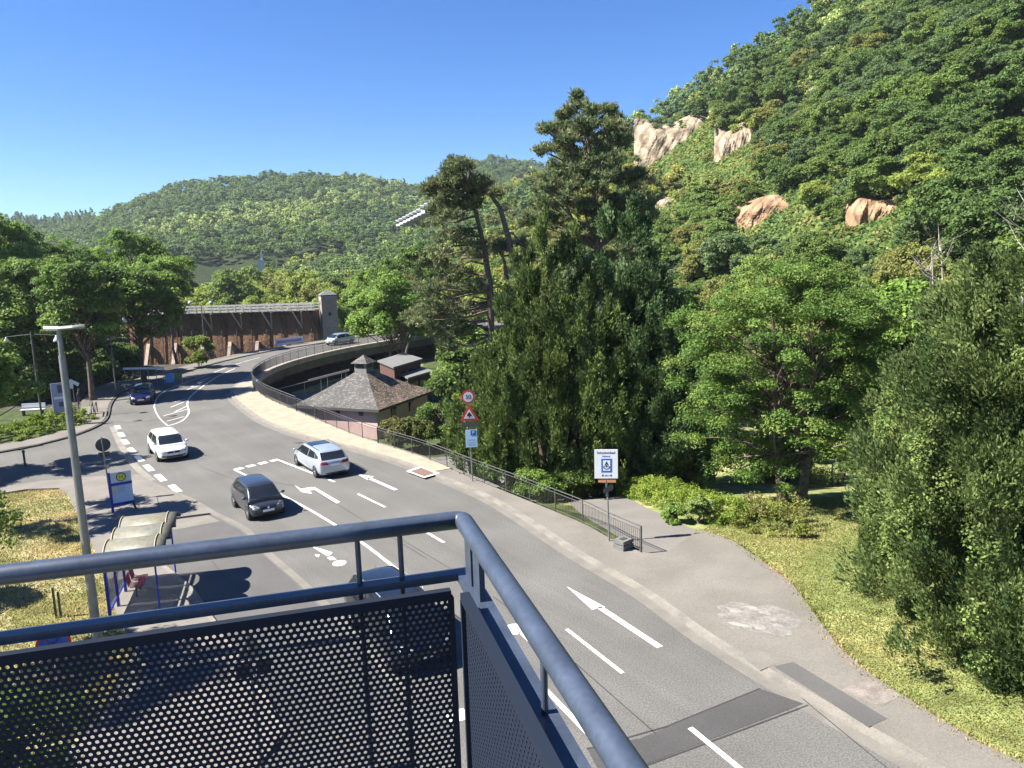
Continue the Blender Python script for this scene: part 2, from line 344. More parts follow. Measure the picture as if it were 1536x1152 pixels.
MB().prism(strip_w([p for p in RKs if p[1] < 70], -.42, -.004), None, .006).build('gutter', mat('gutter', (.138, .127, .110), .9, .15, 1.2, fine=.12, fscale=20), kind='structure')
# concrete edge beam of the bridge
MB().prism(strip_w([p for p in FEs if p[1] > 60], .12, .40), -.42, .16).build('bridge_edge', CONCRETE, kind='structure')
MB().prism(strip_w([p for p in FEs if p[1] > 62], -.95, -.05), -1.5, -.31).build('bridge_girder', CONC_DARK, kind='structure')
# left footway and its dark kerb
LKo = offset(LKs, -.22)
lf = [tuple(p) for p in LKo]+[(-7, 145)]+[tuple(p) for p in reversed(offset([q for q in LKs if q[1] > 78], -2.6))]+px([(170, 574), (140, 584), (122, 604), (120, 628), (104, 644), (60, 658), (0, 668), (-80, 684)])
MB().prism(lf, -.5, .11).build('pavement', FOOT, kind='structure')
lk_ext = px([(-80, 693), (0, 680), (26, 675.5), (65, 668)])+[tuple(p) for p in LKs[4:]]
MB().prism(strip_w(lk_ext, 0, -.2), -.4, .10).build('kerb', KERB_DARK, kind='structure')
# pavement with the bus stop, bus bay
stop = side_low+px([(241, 735), (262, 744), (282, 752), (315, 772), (238, 782), (238, 842), (292, 886), (316, 923), (372, 1002), (430, 1100)])+[(-7, 12), (-11, 12)]+px([(215, 1010), (172, 914), (160, 877), (140, 820), (116, 771), (102, 742), (89, 734), (40, 736), (-60, 752)])
MB().prism(stop, -.4, .09).build('pavement', PINK_PAVE, kind='structure')
kb = px([(238, 782), (238, 842), (292, 886), (316, 923), (372, 1002), (430, 1100)])
MB().prism(strip_w(kb, 0, .16), -.3, .096).build('kerb', KERB, kind='structure')
bay = px([(240, 782), (315, 773), (360, 795), (387, 825), (445, 877), (520, 952), (600, 1050), (440, 1100), (372, 1003), (316, 924), (292, 887), (239, 843)])
MB().prism(bay, None, .007).build('bus_bay', ASPH_BAY, kind='structure')
lg = px([(196, 713), (241, 735), (282, 752), (315, 772), (360, 795), (387, 825), (445, 877), (520, 952), (600, 1050)])
MB().prism(strip_w(catmull(lg, 5), -.06, -.36), None, .011).build('gutter', bpy.data.materials['gutter'], kind='structure')
MB().prism(strip_w(px([(164, 640), (176, 668), (190, 692), (205, 708), (222, 722)]), .0, -.4), None, .005).build('gutter', KERB, kind='structure')
# ramp down behind the railing
ramp = [hit(x, y)[0][:2] for x, y in ((1030, 838), (1004, 812), (965, 790), (925, 770), (888, 748), (850, 727), (800, 704), (750, 690))]; ramp = catmull(ramp, 5); V = []
for i, p in enumerate(ramp):
    a, b = ramp[max(i-1, 0)], ramp[min(i+1, len(ramp)-1)]; t = (b-a)/np.linalg.norm(b-a); nrm = np.array([t[1], -t[0]])
    zc = Hs(*(p+nrm*.3))+.06
    for w in (-1.7, -.5, .5, 1.5): q = p+nrm*w; V.append((q[0], q[1], max(zc, Hs(*q)+.03)))
grid_mesh('path', np.array(V), len(ramp), 4, mat('path_asphalt', (.135, .125, .112), .95, .12, .6, fine=.14, fscale=24), kind='structure')

mk = MB()
def mark(pts, z=.010): mk.prism(px(pts), None, z)
def line(pts, w, z=.010):
    P = catmull([np.array(q) for q in px(pts)], 5) if len(pts) > 2 else [np.array(q) for q in px(pts)]
    mk.prism(strip_w(P, -w/2, w/2), None, z)
for x, y in [(176.6, 641), (182, 652), (188, 663), (197.7, 675.6), (208.8, 688), (223, 702), (240.6, 716.8), (262.5, 732.8)]:   # broken edge line across the side street
    i = [176.6, 182, 188, 197.7, 208.8, 223, 240.6, 262.5].index(x); line([(x-1.5-i*.62, y-2.7-i*.35), (x+1.5+i*.62, y+2.7+i*.35)], .36)
line([(252, 639), (240, 628), (233, 616), (232, 606), (240, 592), (262, 580), (290, 570), (318, 560)], .09)                        # striped island
line([(252, 639), (272, 632), (282, 622), (283, 615), (281, 606), (285, 596), (296, 586), (312, 574), (330, 563), (352, 553)], .12)
for a, b in (((245, 624), (281, 614)), ((250, 632), (276, 625)), ((262, 618), (281, 609)), ((256, 611), (281, 601)), ((276, 586), (300, 578)), ((262, 603), (284, 597)), ((286, 581), (308, 571)), ((296, 573), (316, 566))): line([a, b], .10)
line([(318, 560), (352, 547), (390, 536)], .10)
for a, b in (((352.5, 705), (364, 701.8)), ((370.5, 700.5), (382, 697.5)), ((388.5, 696.2), (400, 693.3)), ((406, 692), (418, 689.2))): line([a, b], .42)   # stop line of the turning lane
line([(420, 691), (502, 723)], .15); line([(352, 705), (369, 713)], .14)
line([(408, 735), (470, 768), (540, 812), (600, 858)], .14)
line([(537, 741), (578, 761)], .13); line([(632, 794), (666, 814)], .13); line([(850, 944), (934, 1010)], .13)
line([(1035, 1092), (1112, 1155)], .15); line([(790, 1005), (893, 1112), (945, 1165)], .15); line([(757, 987), (785, 1012)], .15)
line([(672, 1078), (700, 1070)], .5)
mark([(536, 711.5), (561, 715), (551, 720)]); line([(553, 717), (594, 735)], .22)                                             # straight arrow by the far kerb
mark([(442, 728), (452, 738), (468, 741), (466, 738), (459.5, 736.5), (472, 735), (505, 755.5), (510, 753), (472, 731), (466, 731), (452, 733.5)])   # bent arrow
mark([(850, 880), (908, 911), (888, 915)]); line([(899, 911), (990, 971)], .22)
mark([(466, 819), (481, 823.5), (499, 829), (495, 833), (490, 834)]); mark([(490, 836), (499, 835), (505, 840), (495, 840.5)]); mark([(472, 832), (480, 832), (478, 836), (474, 835)])
c0 = G(509, 845); mk.prism([(c0[0]+.27*math.cos(t), c0[1]+.30*math.sin(t)) for t in np.linspace(0, 6.28, 15)[:-1]], None, .010)
c0 = G(772, 944); mk.prism([(c0[0]+.34*math.cos(t), c0[1]+.36*math.sin(t)) for t in np.linspace(0, 6.28, 15)[:-1]], None, .010)
mark([(776, 948), (790, 952), (795, 966)])
sq = px([(609, 707), (632, 699), (660, 710), (636, 717)], .10); sq2 = px([(615, 707), (632, 701.5), (653, 710), (636, 715)], .10)
MB().prism(sq, None, .108).build('footway_marking', WHITE_PAINT, kind='structure'); MB().prism(sq2, None, .113).build('brick_inset', mat('brick_inset', (.14, .085, .062), .9, .3, 8), kind='structure')
mk.build('road_markings', WHITE_PAINT, kind='structure')
# repaired strips and tar seams
MB().prism(px([(880, 1122), (960, 1108), (1140, 1033), (1206, 1056), (960, 1150), (900, 1160)]), None, .0075).build('road_patch', ASPH_DARK, kind='structure')
MB().prism(px([(1161, 1000), (1190, 993), (1331, 1078), (1303, 1091)], .1), None, .106).build('footway_patch', ASPH_BAY, kind='structure')
MB().prism(px([(1112, 983), (1135, 973), (1168, 994), (1140, 1006)], .1), None, .105).build('footway_patch', PINK_PAVE, kind='structure')
MB().prism(px([(1262, 1036), (1300, 1012), (1352, 1044), (1322, 1060)], .1), None, .105).build('footway_patch', mat('reddish_gravel', (.172, .15, .13), .95, .3, 3, fine=.25, fscale=20), kind='structure')
MB().prism(px([(240, 783), (312, 773), (330, 782), (262, 795)], 0), None, .0095).build('bay_patch', PINK_PAVE, kind='structure')
sm = MB()
def seam(pts, w=.035, z=.0092, base=0): sm.prism(strip_w([np.array(q) for q in px(pts, base)], -w/2, w/2), None, base+z)
seam([(740, 895), (800, 940), (880, 1010), (985, 1102)]); seam([(1140, 1033), (1000, 1090), (880, 1124)], .05); seam([(1212, 1058), (1100, 1100), (960, 1152)], .05)
seam([(570, 790), (700, 868)], .025); seam([(160, 632), (200, 634), (270, 626)], .06); seam([(1110, 962), (1215, 1058), (1330, 1152)], .03)
seam([(300, 700), (420, 745)], .02); seam([(356, 712), (470, 735), (640, 838)], .03); seam([(318, 842), (350, 880)], .03); seam([(235, 745), (243, 775), (256, 790)], .03, .008, .09)
sm.build('tar_seams', SEAM, kind='structure')
# crumbling pale patch where the footway widens
pm = MB(); r_ = random.Random(5)
c0 = px([(1135, 928)], .1)[0]
def blob(c, a, b, z, m=14, rot=0, j=.25):
    P = []
    for i in range(m):
        t = 2*math.pi*i/m; q = 1+r_.uniform(-j, j); x, y = a*q*math.cos(t), b*q*math.sin(t); P.append((c[0]+x*math.cos(rot)-y*math.sin(rot), c[1]+x*math.sin(rot)+y*math.cos(rot)))
    return P
MB().prism(blob(c0, 1.25, 1.05, 0, 22, -.5, .18), None, .105).build('footway_patch', mat('worn_patch', (.158, .147, .132), .95, .25, 2, fine=.25, fscale=14), kind='structure')
for x, y, a, b in ((1102, 915, .28, .16), (1112, 938, .34, .12), (1138, 940, .3, .2), (1165, 938, .2, .1), (1150, 920, .2, .12), (1128, 912, .25, .12), (1160, 930, .12, .1)): pm.prism(blob(px([(x, y)], .1)[0], a, b, 0, 11, -.6, .35), None, .109)
pm.build('worn_lime', mat('worn_lime', (.215, .205, .185), .95, .2, 4), kind='structure')
# drain and manhole covers
for x, y, s in ((448, 664, 0), (205, 631, 1), (258, 624, 1)):
    c0 = G(x, y); m = MB()
    if s == 0: m.box((c0[0], c0[1], .006), (.5, .4, .012), -.7)
    else: m.lathe([(0.001, .014), (.36, .014), (.36, 0)], (c0[0], c0[1], 0), 20)
    m.build('drain_cover' if s == 0 else 'manhole_cover', KERB_DARK, label=['small iron drain grate beside the kerb near the silver estate car', 'round iron manhole cover on the road in front of the blue car', 'round iron manhole cover at the tip of the striped island'][0 if s == 0 else (1 if x < 230 else 2)], cat='drain cover')

# ------------------------------------------------------------------ foliage
def unit(a): return a/np.maximum(np.linalg.norm(a, axis=-1, keepdims=True), 1e-9)
def leaf_mesh(name, C, A, B, col, m, extra=None):
    """rhombic leaves: centre C, half length vector A, half width vector B"""
    N = len(C); v = np.empty((N, 4, 3), np.float32); v[:, 0] = C-A; v[:, 1] = C+B+A*.15; v[:, 2] = C+A; v[:, 3] = C-B+A*.15
    me = bpy.data.meshes.new(name); me.vertices.add(4*N); me.vertices.foreach_set('co', v.ravel())
    me.loops.add(4*N); me.loops.foreach_set('vertex_index', np.arange(4*N, dtype=np.int32)); me.polygons.add(N); me.polygons.foreach_set('loop_start', np.arange(0, 4*N, 4, dtype=np.int32))
    set_col(me, np.repeat(np.clip(col, 0, 1), 4, axis=0)); me.update(calc_edges=True); me.materials.append(m); return me
def obj(name, me, parent=None, loc=None, **kw):
    o = bpy.data.objects.new(name, me); COL.objects.link(o)
    if parent: o.parent = parent
    if loc is not None: o.location = loc
    return tag(o, **kw)
def sph(rng, n): return unit(rng.normal(size=(n, 3)))
def leaves(rng, C, R, n, L, Wd, up=.5, out=.7, rnd=.7, cols=None, cvar=.18, lvar=.15, shell=.5, hemi=0., droop=0., axis=None, kcol=None):
    """fill clumps (centres C, radii R (K,3)) with n leaves each"""
    K = len(C); d = sph(rng, K*n)
    if hemi: d[:, 2] = np.where(d[:, 2] < -hemi, -d[:, 2], d[:, 2])
    r = (shell+(1-shell)*rng.random(K*n))[:, None]; idx = np.repeat(np.arange(K), n)
    P = C[idx]+d*r*R[idx]; nrm = unit(d*out+np.array([0, 0, up])+rng.normal(size=d.shape)*rnd)
    if axis is None: t = rng.normal(size=d.shape)
    else: t = axis[idx]+d*.45+rng.normal(size=d.shape)*.28
    t[:, 2] -= droop; a = unit(t-nrm*np.sum(t*nrm, 1, keepdims=True)) if axis is None else unit(t); b = unit(np.cross(nrm, a))
    s = (rng.uniform(.7, 1.3, K*n))[:, None]
    kc = (cols[rng.integers(0, len(cols), K)] if kcol is None else kcol)*(1+rng.uniform(-cvar, cvar, (K, 1))); col = kc[idx]*(1+rng.uniform(-lvar, lvar, (K*n, 1)))
    return P, a*s*L/2, b*s*Wd/2, col
def cat(parts): return [np.concatenate(x) for x in zip(*parts)]
def lumps(rng, c, R, k, sub, rs, hemi=.35, low=-.45):
    """crown: k big lumps over an ellipsoid, each with `sub` small clumps on its outer side"""
    C = []; RR_ = []
    for i in range(k):
        while True:
            d = sph(rng, 1)[0]
            if d[2] > low: break
        q = rng.uniform(.45, .8); p = c+d*q*R; rb = np.array([1, 1, .8])*min(R)*rng.uniform(.33, .5)
        for j in range(sub):
            e = sph(rng, 1)[0]; e = unit(e+d*.6+np.array([0, 0, .25])); C.append(p+e*rb*rng.uniform(.6, 1)); RR_.append(np.array([1, 1, .75])*rs*rng.uniform(.75, 1.3))
    return np.array(C), np.array(RR_)
def branches(rng, mb, base, crown_pts, r0, bend=.25, z_from=.3, n=6, ends=.02, top=None):
    """trunk to the crown and curved limbs to the given points"""
    base = np.array(base, float); top = np.array(top if top is not None else crown_pts.mean(0)+np.array([0, 0, .2*(crown_pts[:, 2].max()-crown_pts[:, 2].mean())]))
    k = 7; T = [base+(top-base)*t+np.array([rng.normal()*.02, rng.normal()*.02, 0])*np.linalg.norm(top-base)*(t > 0) for t in np.linspace(0, 1, k)]
    mb.tube(T, [r0*(1.25 if i == 0 else 1-.75*i/(k-1)) for i in range(k)], 10)
    for p in crown_pts:
        t = np.clip((p[2]-base[2])/(top[2]-base[2])*.75-rng.uniform(0, .15), z_from, .97); i = min(int(t*(k-1)), k-2); f = t*(k-1)-i; s0 = T[i]*(1-f)+T[i+1]*f
        mid = s0*.5+p*.5+np.array([0, 0, bend])*np.linalg.norm(p-s0)*.5+rng.normal(size=3)*.06*np.linalg.norm(p-s0); r = r0*.34*(1-.5*t)
        P = [s0*(1-u)**2+2*mid*u*(1-u)+p*u*u for u in np.linspace(0, 1, 6)]; mb.tube(P, [r*(1-u)+ends*u for u in np.linspace(0, 1, 6)], n, False)
GREENS = np.array([[.050, .095, .018], [.062, .112, .022], [.042, .080, .018]])
def A_(*c): return np.array(c, float)

# distant and hillside trees: templates sharing their mesh
def hill_template(seed, kind, detail):
    rng = np.random.default_rng(seed)
    if detail == 'mid': k, sub, n, L, rs = 13, 9, 80, .33, .85
    elif detail == 'half': k, sub, n, L, rs = 11, 7, 24, .66, .95
    else: k, sub, n, L, rs = 8, 5, 14, .95, 1.2
    W1 = np.ones((1, 3))
    if kind == 'conifer':
        C = []; R = []
        for i in range(int(k*1.6)):
            t = i/(k*1.6); r = 2.7*(1-t)**.9+.15
            for j in range(max(2, int(sub*(1-t)))):
                a = rng.uniform(0, 6.28); C.append((r*.7*math.cos(a), r*.7*math.sin(a), 1.5+t*11.5)); R.append((r*.5+.2, r*.5+.2, .7))
        P = leaves(rng, np.array(C), np.array(R), n, L, L*.5, up=.6, out=.5, cols=W1, cvar=.2, droop=.2)
    else:
        tall = {'oak': 1., 'ash': 1.15, 'chestnut': .95, 'bush': .7}[kind]
        c = np.array([0, 0, 5.2*tall]); R = np.array([4.3, 4.3, 4.4*tall])
        C, RR_ = lumps(rng, c, R, k, sub, rs, low=-.35)
        P = list(leaves(rng, C, RR_, n, L, L*.72, up=.45, out=.75, rnd=.55, cols=W1, cvar=.22, lvar=.2, hemi=.3))
        if kind == 'chestnut':
            hz = P[0][:, 2] > 4.2; f = hz & (rng.random(len(hz)) < .5); P[3][f] = np.array([3.3, 2.6, 3.9])*rng.uniform(.8, 1.1, (f.sum(), 1))
        if kind == 'ash': P[3] *= np.array([1.1, 1.05, 1.3])
    return leaf_mesh('hill_crown', *P, LEAF), P
MIDT = {kd: [hill_template(100+i*7+j, kd, 'mid')[0] for j in range(3)] for i, kd in enumerate(('oak', 'ash', 'chestnut', 'conifer', 'bush'))}
FART = {kd: [hill_template(300+i*7+j, kd, 'far')[1] for j in range(4)] for i, kd in enumerate(('oak', 'ash', 'chestnut', 'conifer', 'bush'))}
HALFT = {kd: [hill_template(500+i*7+j, kd, 'half')[1] for j in range(3)] for i, kd in enumerate(('oak', 'ash', 'chestnut', 'conifer', 'bush'))}
TONES = {'dark': (.056, .098, .032), 'mid': (.078, .125, .036), 'olive': (.120, .138, .046), 'light': (.135, .180, .046), 'blue': (.068, .112, .052), 'yellow': (.175, .195, .050)}
rng = np.random.default_rng(11)
CLIFFS = [(965, 1062, 178, 252), (1076, 1128, 190, 264), (1116, 1198, 300, 348), (1205, 1235, 318, 334), (1282, 1338, 302, 358), (978, 1024, 290, 322)]
VIEW = [(598, 656, 304, 338)]; KEEP = [424]
CD = [hit((a+b)/2, c+(e-c)*.6)[1] for a, b, c, e in CLIFFS]
cand = []                                                               # every tree of the slopes: x, y, scale, kind, tone, distance
def scatter(x0, x1, y0, y1, step):
    out = []
    for gx in np.arange(x0, x1, step):
        for gy in np.arange(y0, y1, step): out.append((gx+rng.uniform(-.45, .45)*step, gy+rng.uniform(-.45, .45)*step))
    return np.array(out)
pts = scatter(-130, 230, 55, 470, 3.9); TX, TY = pts.T
th = np.arctan2(TX, TY); d = np.hypot(TX, TY); _, ta = hill(RA, th, d, 6, 1.12, .35)
keep = (ta > .0) & (ta < 1.12) & (th > -.32) & (th < .72); TZ = H(TX, TY)
for x, y, z, t, dd in zip(TX[keep], TY[keep], TZ[keep], ta[keep], d[keep]):
    u, v = proj((x, y, z+5)); sc = rng.uniform(.55, 1.0)*(.85 if t > .8 else 1)
    if rng.random() < np.interp(dd, [120, 200, 300], [0, .22, .58]): continue
    low_ = False
    if u > 1640 or v > 620: continue
    top = proj((x, y, z+9*sc))[1]; hw = 4.2*sc*FPX/dd; bad = False
    for i, (a, b, c, e) in enumerate(CLIFFS):
        dc = CD[i]
        if dd < dc+2 and u+hw*.85 > a and u-hw*.85 < b and top < e-(e-c)*.06 and proj((x, y, z))[1] > c: bad = True
    if bad:
        sc *= .5; low_ = True; top = proj((x, y, z+6*sc))[1]; hw = 4.2*sc*FPX/dd
        if any(dd < CD[i]+2 and u+hw*.6 > a+8 and u-hw*.6 < b-8 and top < e-(e-c)*.06 and proj((x, y, z))[1] > c for i, (a, b, c, e) in enumerate(CLIFFS)): continue
    if any(dd < KEEP[i]+6 and u+hw > a and u-hw < b and top < e and proj((x, y, z))[1] > c for i, (a, b, c, e) in enumerate(VIEW)): continue
    q = rng.random(); w = math.sin(x*.045+.8)+math.sin(y*.035+x*.02)
    kd = 'oak' if q < .5 else 'ash' if q < .72 else 'bush' if q < .88 else 'chestnut'
    if q > .965 and u < 1000: kd = 'conifer'
    if low_: kd = 'bush'
    tone = ('dark', 'blue', 'mid', 'dark')[int(rng.integers(4))] if w < -.2 else ('mid', 'olive', 'dark', 'blue', 'mid')[int(rng.integers(5))] if w < .7 else ('olive', 'light', 'mid', 'olive', 'yellow')[int(rng.integers(5))]
    if v > 250 and u > 1000 and rng.random() < .3: tone = ('olive', 'light')[int(rng.integers(2))]
    if kd == 'chestnut': tone = 'mid'
    if kd == 'conifer': tone = 'dark'
    cand.append((x, y, z, sc, kd, tone, dd, u, v))
# belt of park trees in the valley, in front of the far hill
for x, y in scatter(-240, 10, 118, 360, 9.5):
    th = math.atan2(x, y); dd = math.hypot(x, y); z = Hs(x, y); u, v = proj((x, y, z+6))
    if hill(RA, np.array([th]), np.array([dd]), 6, 1.12, .35)[1][0] > 0 or u < -60 or u > 720 or z > 6: continue
    if x > -66 and x < -22 and y < 142: continue
    if 382 < u < 404 and dd < 335 and proj((x, y, z+12))[1] < 386: continue
    sc = rng.uniform(1.05, 1.45); kd = ('oak', 'ash', 'oak', 'chestnut')[int(rng.integers(4))]
    cand.append((x, y, z, sc, kd, ('mid', 'light', 'mid', 'olive', 'light')[int(rng.integers(5))], dd, u, v))
cand.sort(key=lambda c: c[6]/c[3])
LIM = 640; PLURAL = {'oak': 'leafy tree', 'ash': 'feathery tree', 'chestnut': 'blossoming chestnut tree', 'conifer': 'conifer', 'bush': 'low bushy tree'}
NAMES = {'oak': 'leafy_tree', 'ash': 'feathery_tree', 'chestnut': 'chestnut_tree', 'conifer': 'conifer', 'bush': 'bushy_tree'}
TW = {'dark': 'dark green', 'mid': 'mid green', 'olive': 'olive green', 'light': 'light green', 'blue': 'bluish green', 'yellow': 'yellowish green'}
def zone(u, v):
    if u < 560: return 'in the valley behind the brown brushwood wall', 'valley park trees'
    if u < 800: return 'on the slope below the white building', 'trees on the slope left of the pines'
    if 930 < u < 1140 and 130 < v < 330: return 'around the pale cliff on the hillside', 'trees around the pale cliff'
    if v > 280: return 'on the foot of the steep hill near the reddish rock', 'trees on the foot of the steep hill'
    return 'high on the steep hill right of the pale cliff', 'trees high on the steep hill'
for x, y, z, sc, kd, tone, dd, u, v in cand[:LIM]:
    zn, gr = zone(u, v); o = obj(NAMES[kd], MIDT[kd][int(rng.integers(3))], label=f"{TW[tone]} {PLURAL[kd]} {zn}", cat={'chestnut': 'chestnut tree', 'bush': 'bush', 'conifer': 'conifer'}.get(kd, 'tree'), group=f'{gr}: {TW[tone]} {PLURAL[kd]}s')
    o.location = (x, y, z-.9); o.rotation_euler.z = rng.uniform(0, 6.28); o.scale = (sc, sc, sc*rng.uniform(.85, 1.15)); c = np.array(TONES[tone])*rng.uniform(.85, 1.15); o.color = (*c, 1)
N = 420000; th = rng.uniform(-.12, .72, N); dd = np.sqrt(rng.uniform(55**2, 270**2, N)); _, ta = hill(RA, th, dd, 6, 1.12, .35); m = (ta > -.05) & (ta < 1.02); q = np.c_[dd*np.sin(th), dd*np.cos(th)][m]
N = len(q); cl = .5+.5*np.sin(q[:, 0]*.55+2*np.sin(q[:, 1]*.4))*np.sin(q[:, 1]*.6+1.7*np.sin(q[:, 0]*.33)); z = H(q[:, 0], q[:, 1])+rng.random(N)*(.25+1.5*cl); nr = unit(rng.normal(size=(N, 3))*.6+np.array([-.3, -.5, .9])); A = unit(np.cross(nr, rng.normal(size=(N, 3)))); B = np.cross(nr, A); sz = rng.uniform(.22, .45, (N, 1))*np.interp(np.hypot(*q.T), [80, 250], [.7, 1.3])[:, None]
tn = np.array([TONES['dark'], TONES['mid'], TONES['olive'], TONES['mid']])[(rng.integers(0, 2, N)+2*(cl > .55)).astype(int)]*rng.uniform(.75, 1.2, (N, 1))
obj('hillside_scrub', leaf_mesh('hillside_scrub', np.c_[q, z], A*sz, B*sz*.7, tn, LEAF), label='low green scrub covering the steep hillside between the trees', cat='scrub', kind='stuff')
# the far woods: one mass
far = []
def put(x, y, z, sc, kd, tone):
    P, A, B, c = FART[kd][int(rng.integers(4))] if math.hypot(x, y) > 235 else HALFT[kd][int(rng.integers(3))]; a = rng.uniform(0, 6.28); Rm = np.array([[math.cos(a), math.sin(a), 0], [-math.sin(a), math.cos(a), 0], [0, 0, 1]])
    far.append((P @ Rm*sc+np.array([x, y, z-.9]), A @ Rm*sc, B @ Rm*sc, c*np.array(TONES[tone])*rng.uniform(.8, 1.2)))
for x, y, z, sc, kd, tone, dd, u, v in cand[LIM:]: put(x, y, z, sc, kd, tone)
pts = scatter(-560, 190, 290, 1010, 8.8); TX, TY = pts.T; th = np.arctan2(TX, TY); d = np.hypot(TX, TY); _, tb = hill(RB, th, d, 7, 1.1, .2); _, ta = hill(RA, th, d, 6, 1.12, .35); TZ = H(TX, TY)
keep = (tb > -.3) & (tb < 1.04) & ((ta < 0) | (ta > 1.15)) & (th > -.66) & (th < .14)
for x, y, z, t in zip(TX[keep], TY[keep], TZ[keep], tb[keep]):
    u, v = proj((x, y, z+6))
    if u < -40 or u > 960: continue
    band = math.sin(u*.011+1.2)*.11+.60; w = abs(t-band); kd = 'oak'; tone = ('dark', 'blue', 'mid', 'dark', 'blue')[int(rng.integers(5))]
    if w < .10 and u > 190 and rng.random() < .55 or (400 < u < 500 and .38 < t < .6 and rng.random() < .6) or (t > .8 and 500 < u < 620 and rng.random() < .3): kd, tone = 'chestnut', 'mid'
    if t > .9 and rng.random() < .06 or u < 140 and t > .85: kd, tone = 'conifer', 'blue'
    put(x, y, z, rng.uniform(.85, 1.3)*(1.2 if u < 140 and t > .85 else 1), kd, tone)
me = leaf_mesh('far_woods', *cat(far), LEAF); obj('far_woods', me, label='dense green woods covering the distant hills', cat='woods', kind='stuff')

# ------------------------------------------------------------------ near trees
def broadleaf(name, base, cc, R, k, sub, n, L, rs, cols, label, r0=.28, seed=1, trunks=1, group=None, hemi=.3, bark=BARK, up=.45, flat=.75, low=-.45, catg='tree', spread=0.0, lim=1.0):
    rng = np.random.default_rng(seed); e = empty(name, base, 0, label, catg, group); base = np.array(base); cc = np.array(cc)-base
    C, RR_ = lumps(rng, cc, np.array(R), k, sub, rs, low=low); RR_[:, 2] *= flat/.75
    P = leaves(rng, C, RR_, n, L, L*.62, up=up, out=.65, rnd=.6, cols=cols, cvar=.16, lvar=.2, hemi=hemi, shell=.35)
    obj('crown', leaf_mesh('crown', *P, LEAF), e); mb = MB()
    for t in range(trunks):
        a = 2.4*t+.4; o = np.array([math.cos(a), math.sin(a), 0])*spread; sel = C[t::max(1, trunks)][::max(1, sub//2)]
        branches(rng, mb, o, sel, r0, .2, .25, 5, .015, top=cc+np.array([o[0]*2.5, o[1]*2.5, R[2]*.55]))
    mb.build('trunk', bark, e); return e
ROB = np.array([[.062, .112, .028], [.076, .128, .032], [.052, .098, .026], [.092, .138, .038]])
b0 = G(1190, 768, -.45); z0 = Hs(b0[0], b0[1]); dt = math.hypot(b0[0], b0[1])
cc = D(1185, 572, dt+.3)
broadleaf('robinia_tree', (b0[0], b0[1], z0), cc, (4.9, 4.6, 6.3), 68, 9, 260, .115, .62, ROB, 'broad light green feathery tree with twin trunks on the lawn', .23, 21, 2, spread=.42, low=-.95, flat=.7)

def blades(rng, C, R, n, L, Wd, cols, axis, cvar=.14, lvar=.25, shell=.2, kcol=None):
    return leaves(rng, C, R, n, L, Wd, up=.2, out=.5, rnd=.7, cols=cols, cvar=cvar, lvar=lvar, shell=shell, axis=axis, kcol=kcol)
def yew(name, base, prof, spires, n_cl, n, L, Wd, cols, label, seed, seg=(.32, .75), lean=.55, group=None, extra=None, amp=.17, per=8, bough=(.30, .62)):
    """evergreen of upright sprays: prof = (height, radius) outline; spires = offsets of separate leaders (dx, dy, scale)"""
    rng = np.random.default_rng(seed); e = empty(name, base, 0, label, 'tree', group); ph = np.array(prof)
    C = []; A = []; w = np.array([s[2]**1.5 for s in spires]); w /= w.sum()
    cum = np.cumsum(np.r_[0, np.diff(ph[:, 0])*(ph[1:, 1]+ph[:-1, 1])]); cum = cum/cum[-1]; KC = []
    for i in range(n_cl//per):
        dx, dy, s = spires[rng.choice(len(spires), p=w)]; zr = np.interp(rng.random(), cum, ph[:, 0]); r = np.interp(zr, ph[:, 0], ph[:, 1])*s; a = rng.uniform(0, 2*math.pi)
        r *= 1+amp*math.sin(2.3*a+zr*.9+dx*3)*math.sin(1.3*a-zr*1.25+1); r *= rng.uniform(.84, 1.06) if rng.random() > .22 else rng.uniform(.45, .84)
        tone = cols[rng.integers(len(cols))]*rng.uniform(.78, 1.25); k = min(1, .35+r/2.5); lean_ = (math.cos(a)*lean, math.sin(a)*lean)
        for j in range(per):
            u = rng.random(); g = rng.normal(size=2)*bough[0]*k*(1-.65*u); h_ = (u-.35)*bough[1]*(.5+.5*k)*2
            C.append((dx+r*math.cos(a)+g[0]+lean_[0]*h_*.6, dy+r*math.sin(a)+g[1]+lean_[1]*h_*.6, max(.1, zr*s+h_))); A.append((lean_[0]+g[0]*.5, lean_[1]+g[1]*.5, 1.0)); KC.append(tone)
    C = np.array(C); A = unit(np.array(A)); R = np.tile(np.array([seg[0], seg[0], seg[1]]), (len(C), 1))*rng.uniform(.6, 1.3, (len(C), 1))
    parts = [blades(rng, C, R, n, L, Wd, cols, A, kcol=np.array(KC))]
    if extra: parts.append(extra(rng, ph, spires))
    obj('crown', leaf_mesh('crown', *cat(parts), NEEDLE), e); mb = MB()
    for dx, dy, s in spires: mb.tube([(dx*.3, dy*.3, -.4), (dx*.6, dy*.6, ph[-1, 0]*s*.25), (dx*.8, dy*.8, ph[-1, 0]*s*.42)], [.3*s, .2*s, .04], 8)
    mb.build('trunk', BARK, e); return e
YEW = np.array([[.050, .072, .022], [.064, .090, .026], [.080, .105, .030], [.038, .058, .020]])
YEWG = np.array([[.040, .066, .028], [.052, .082, .034], [.064, .096, .040], [.030, .052, .022]])
b0 = D(832, 600, 44); b0 = (b0[0], b0[1], Hs(b0[0], b0[1])-.1)
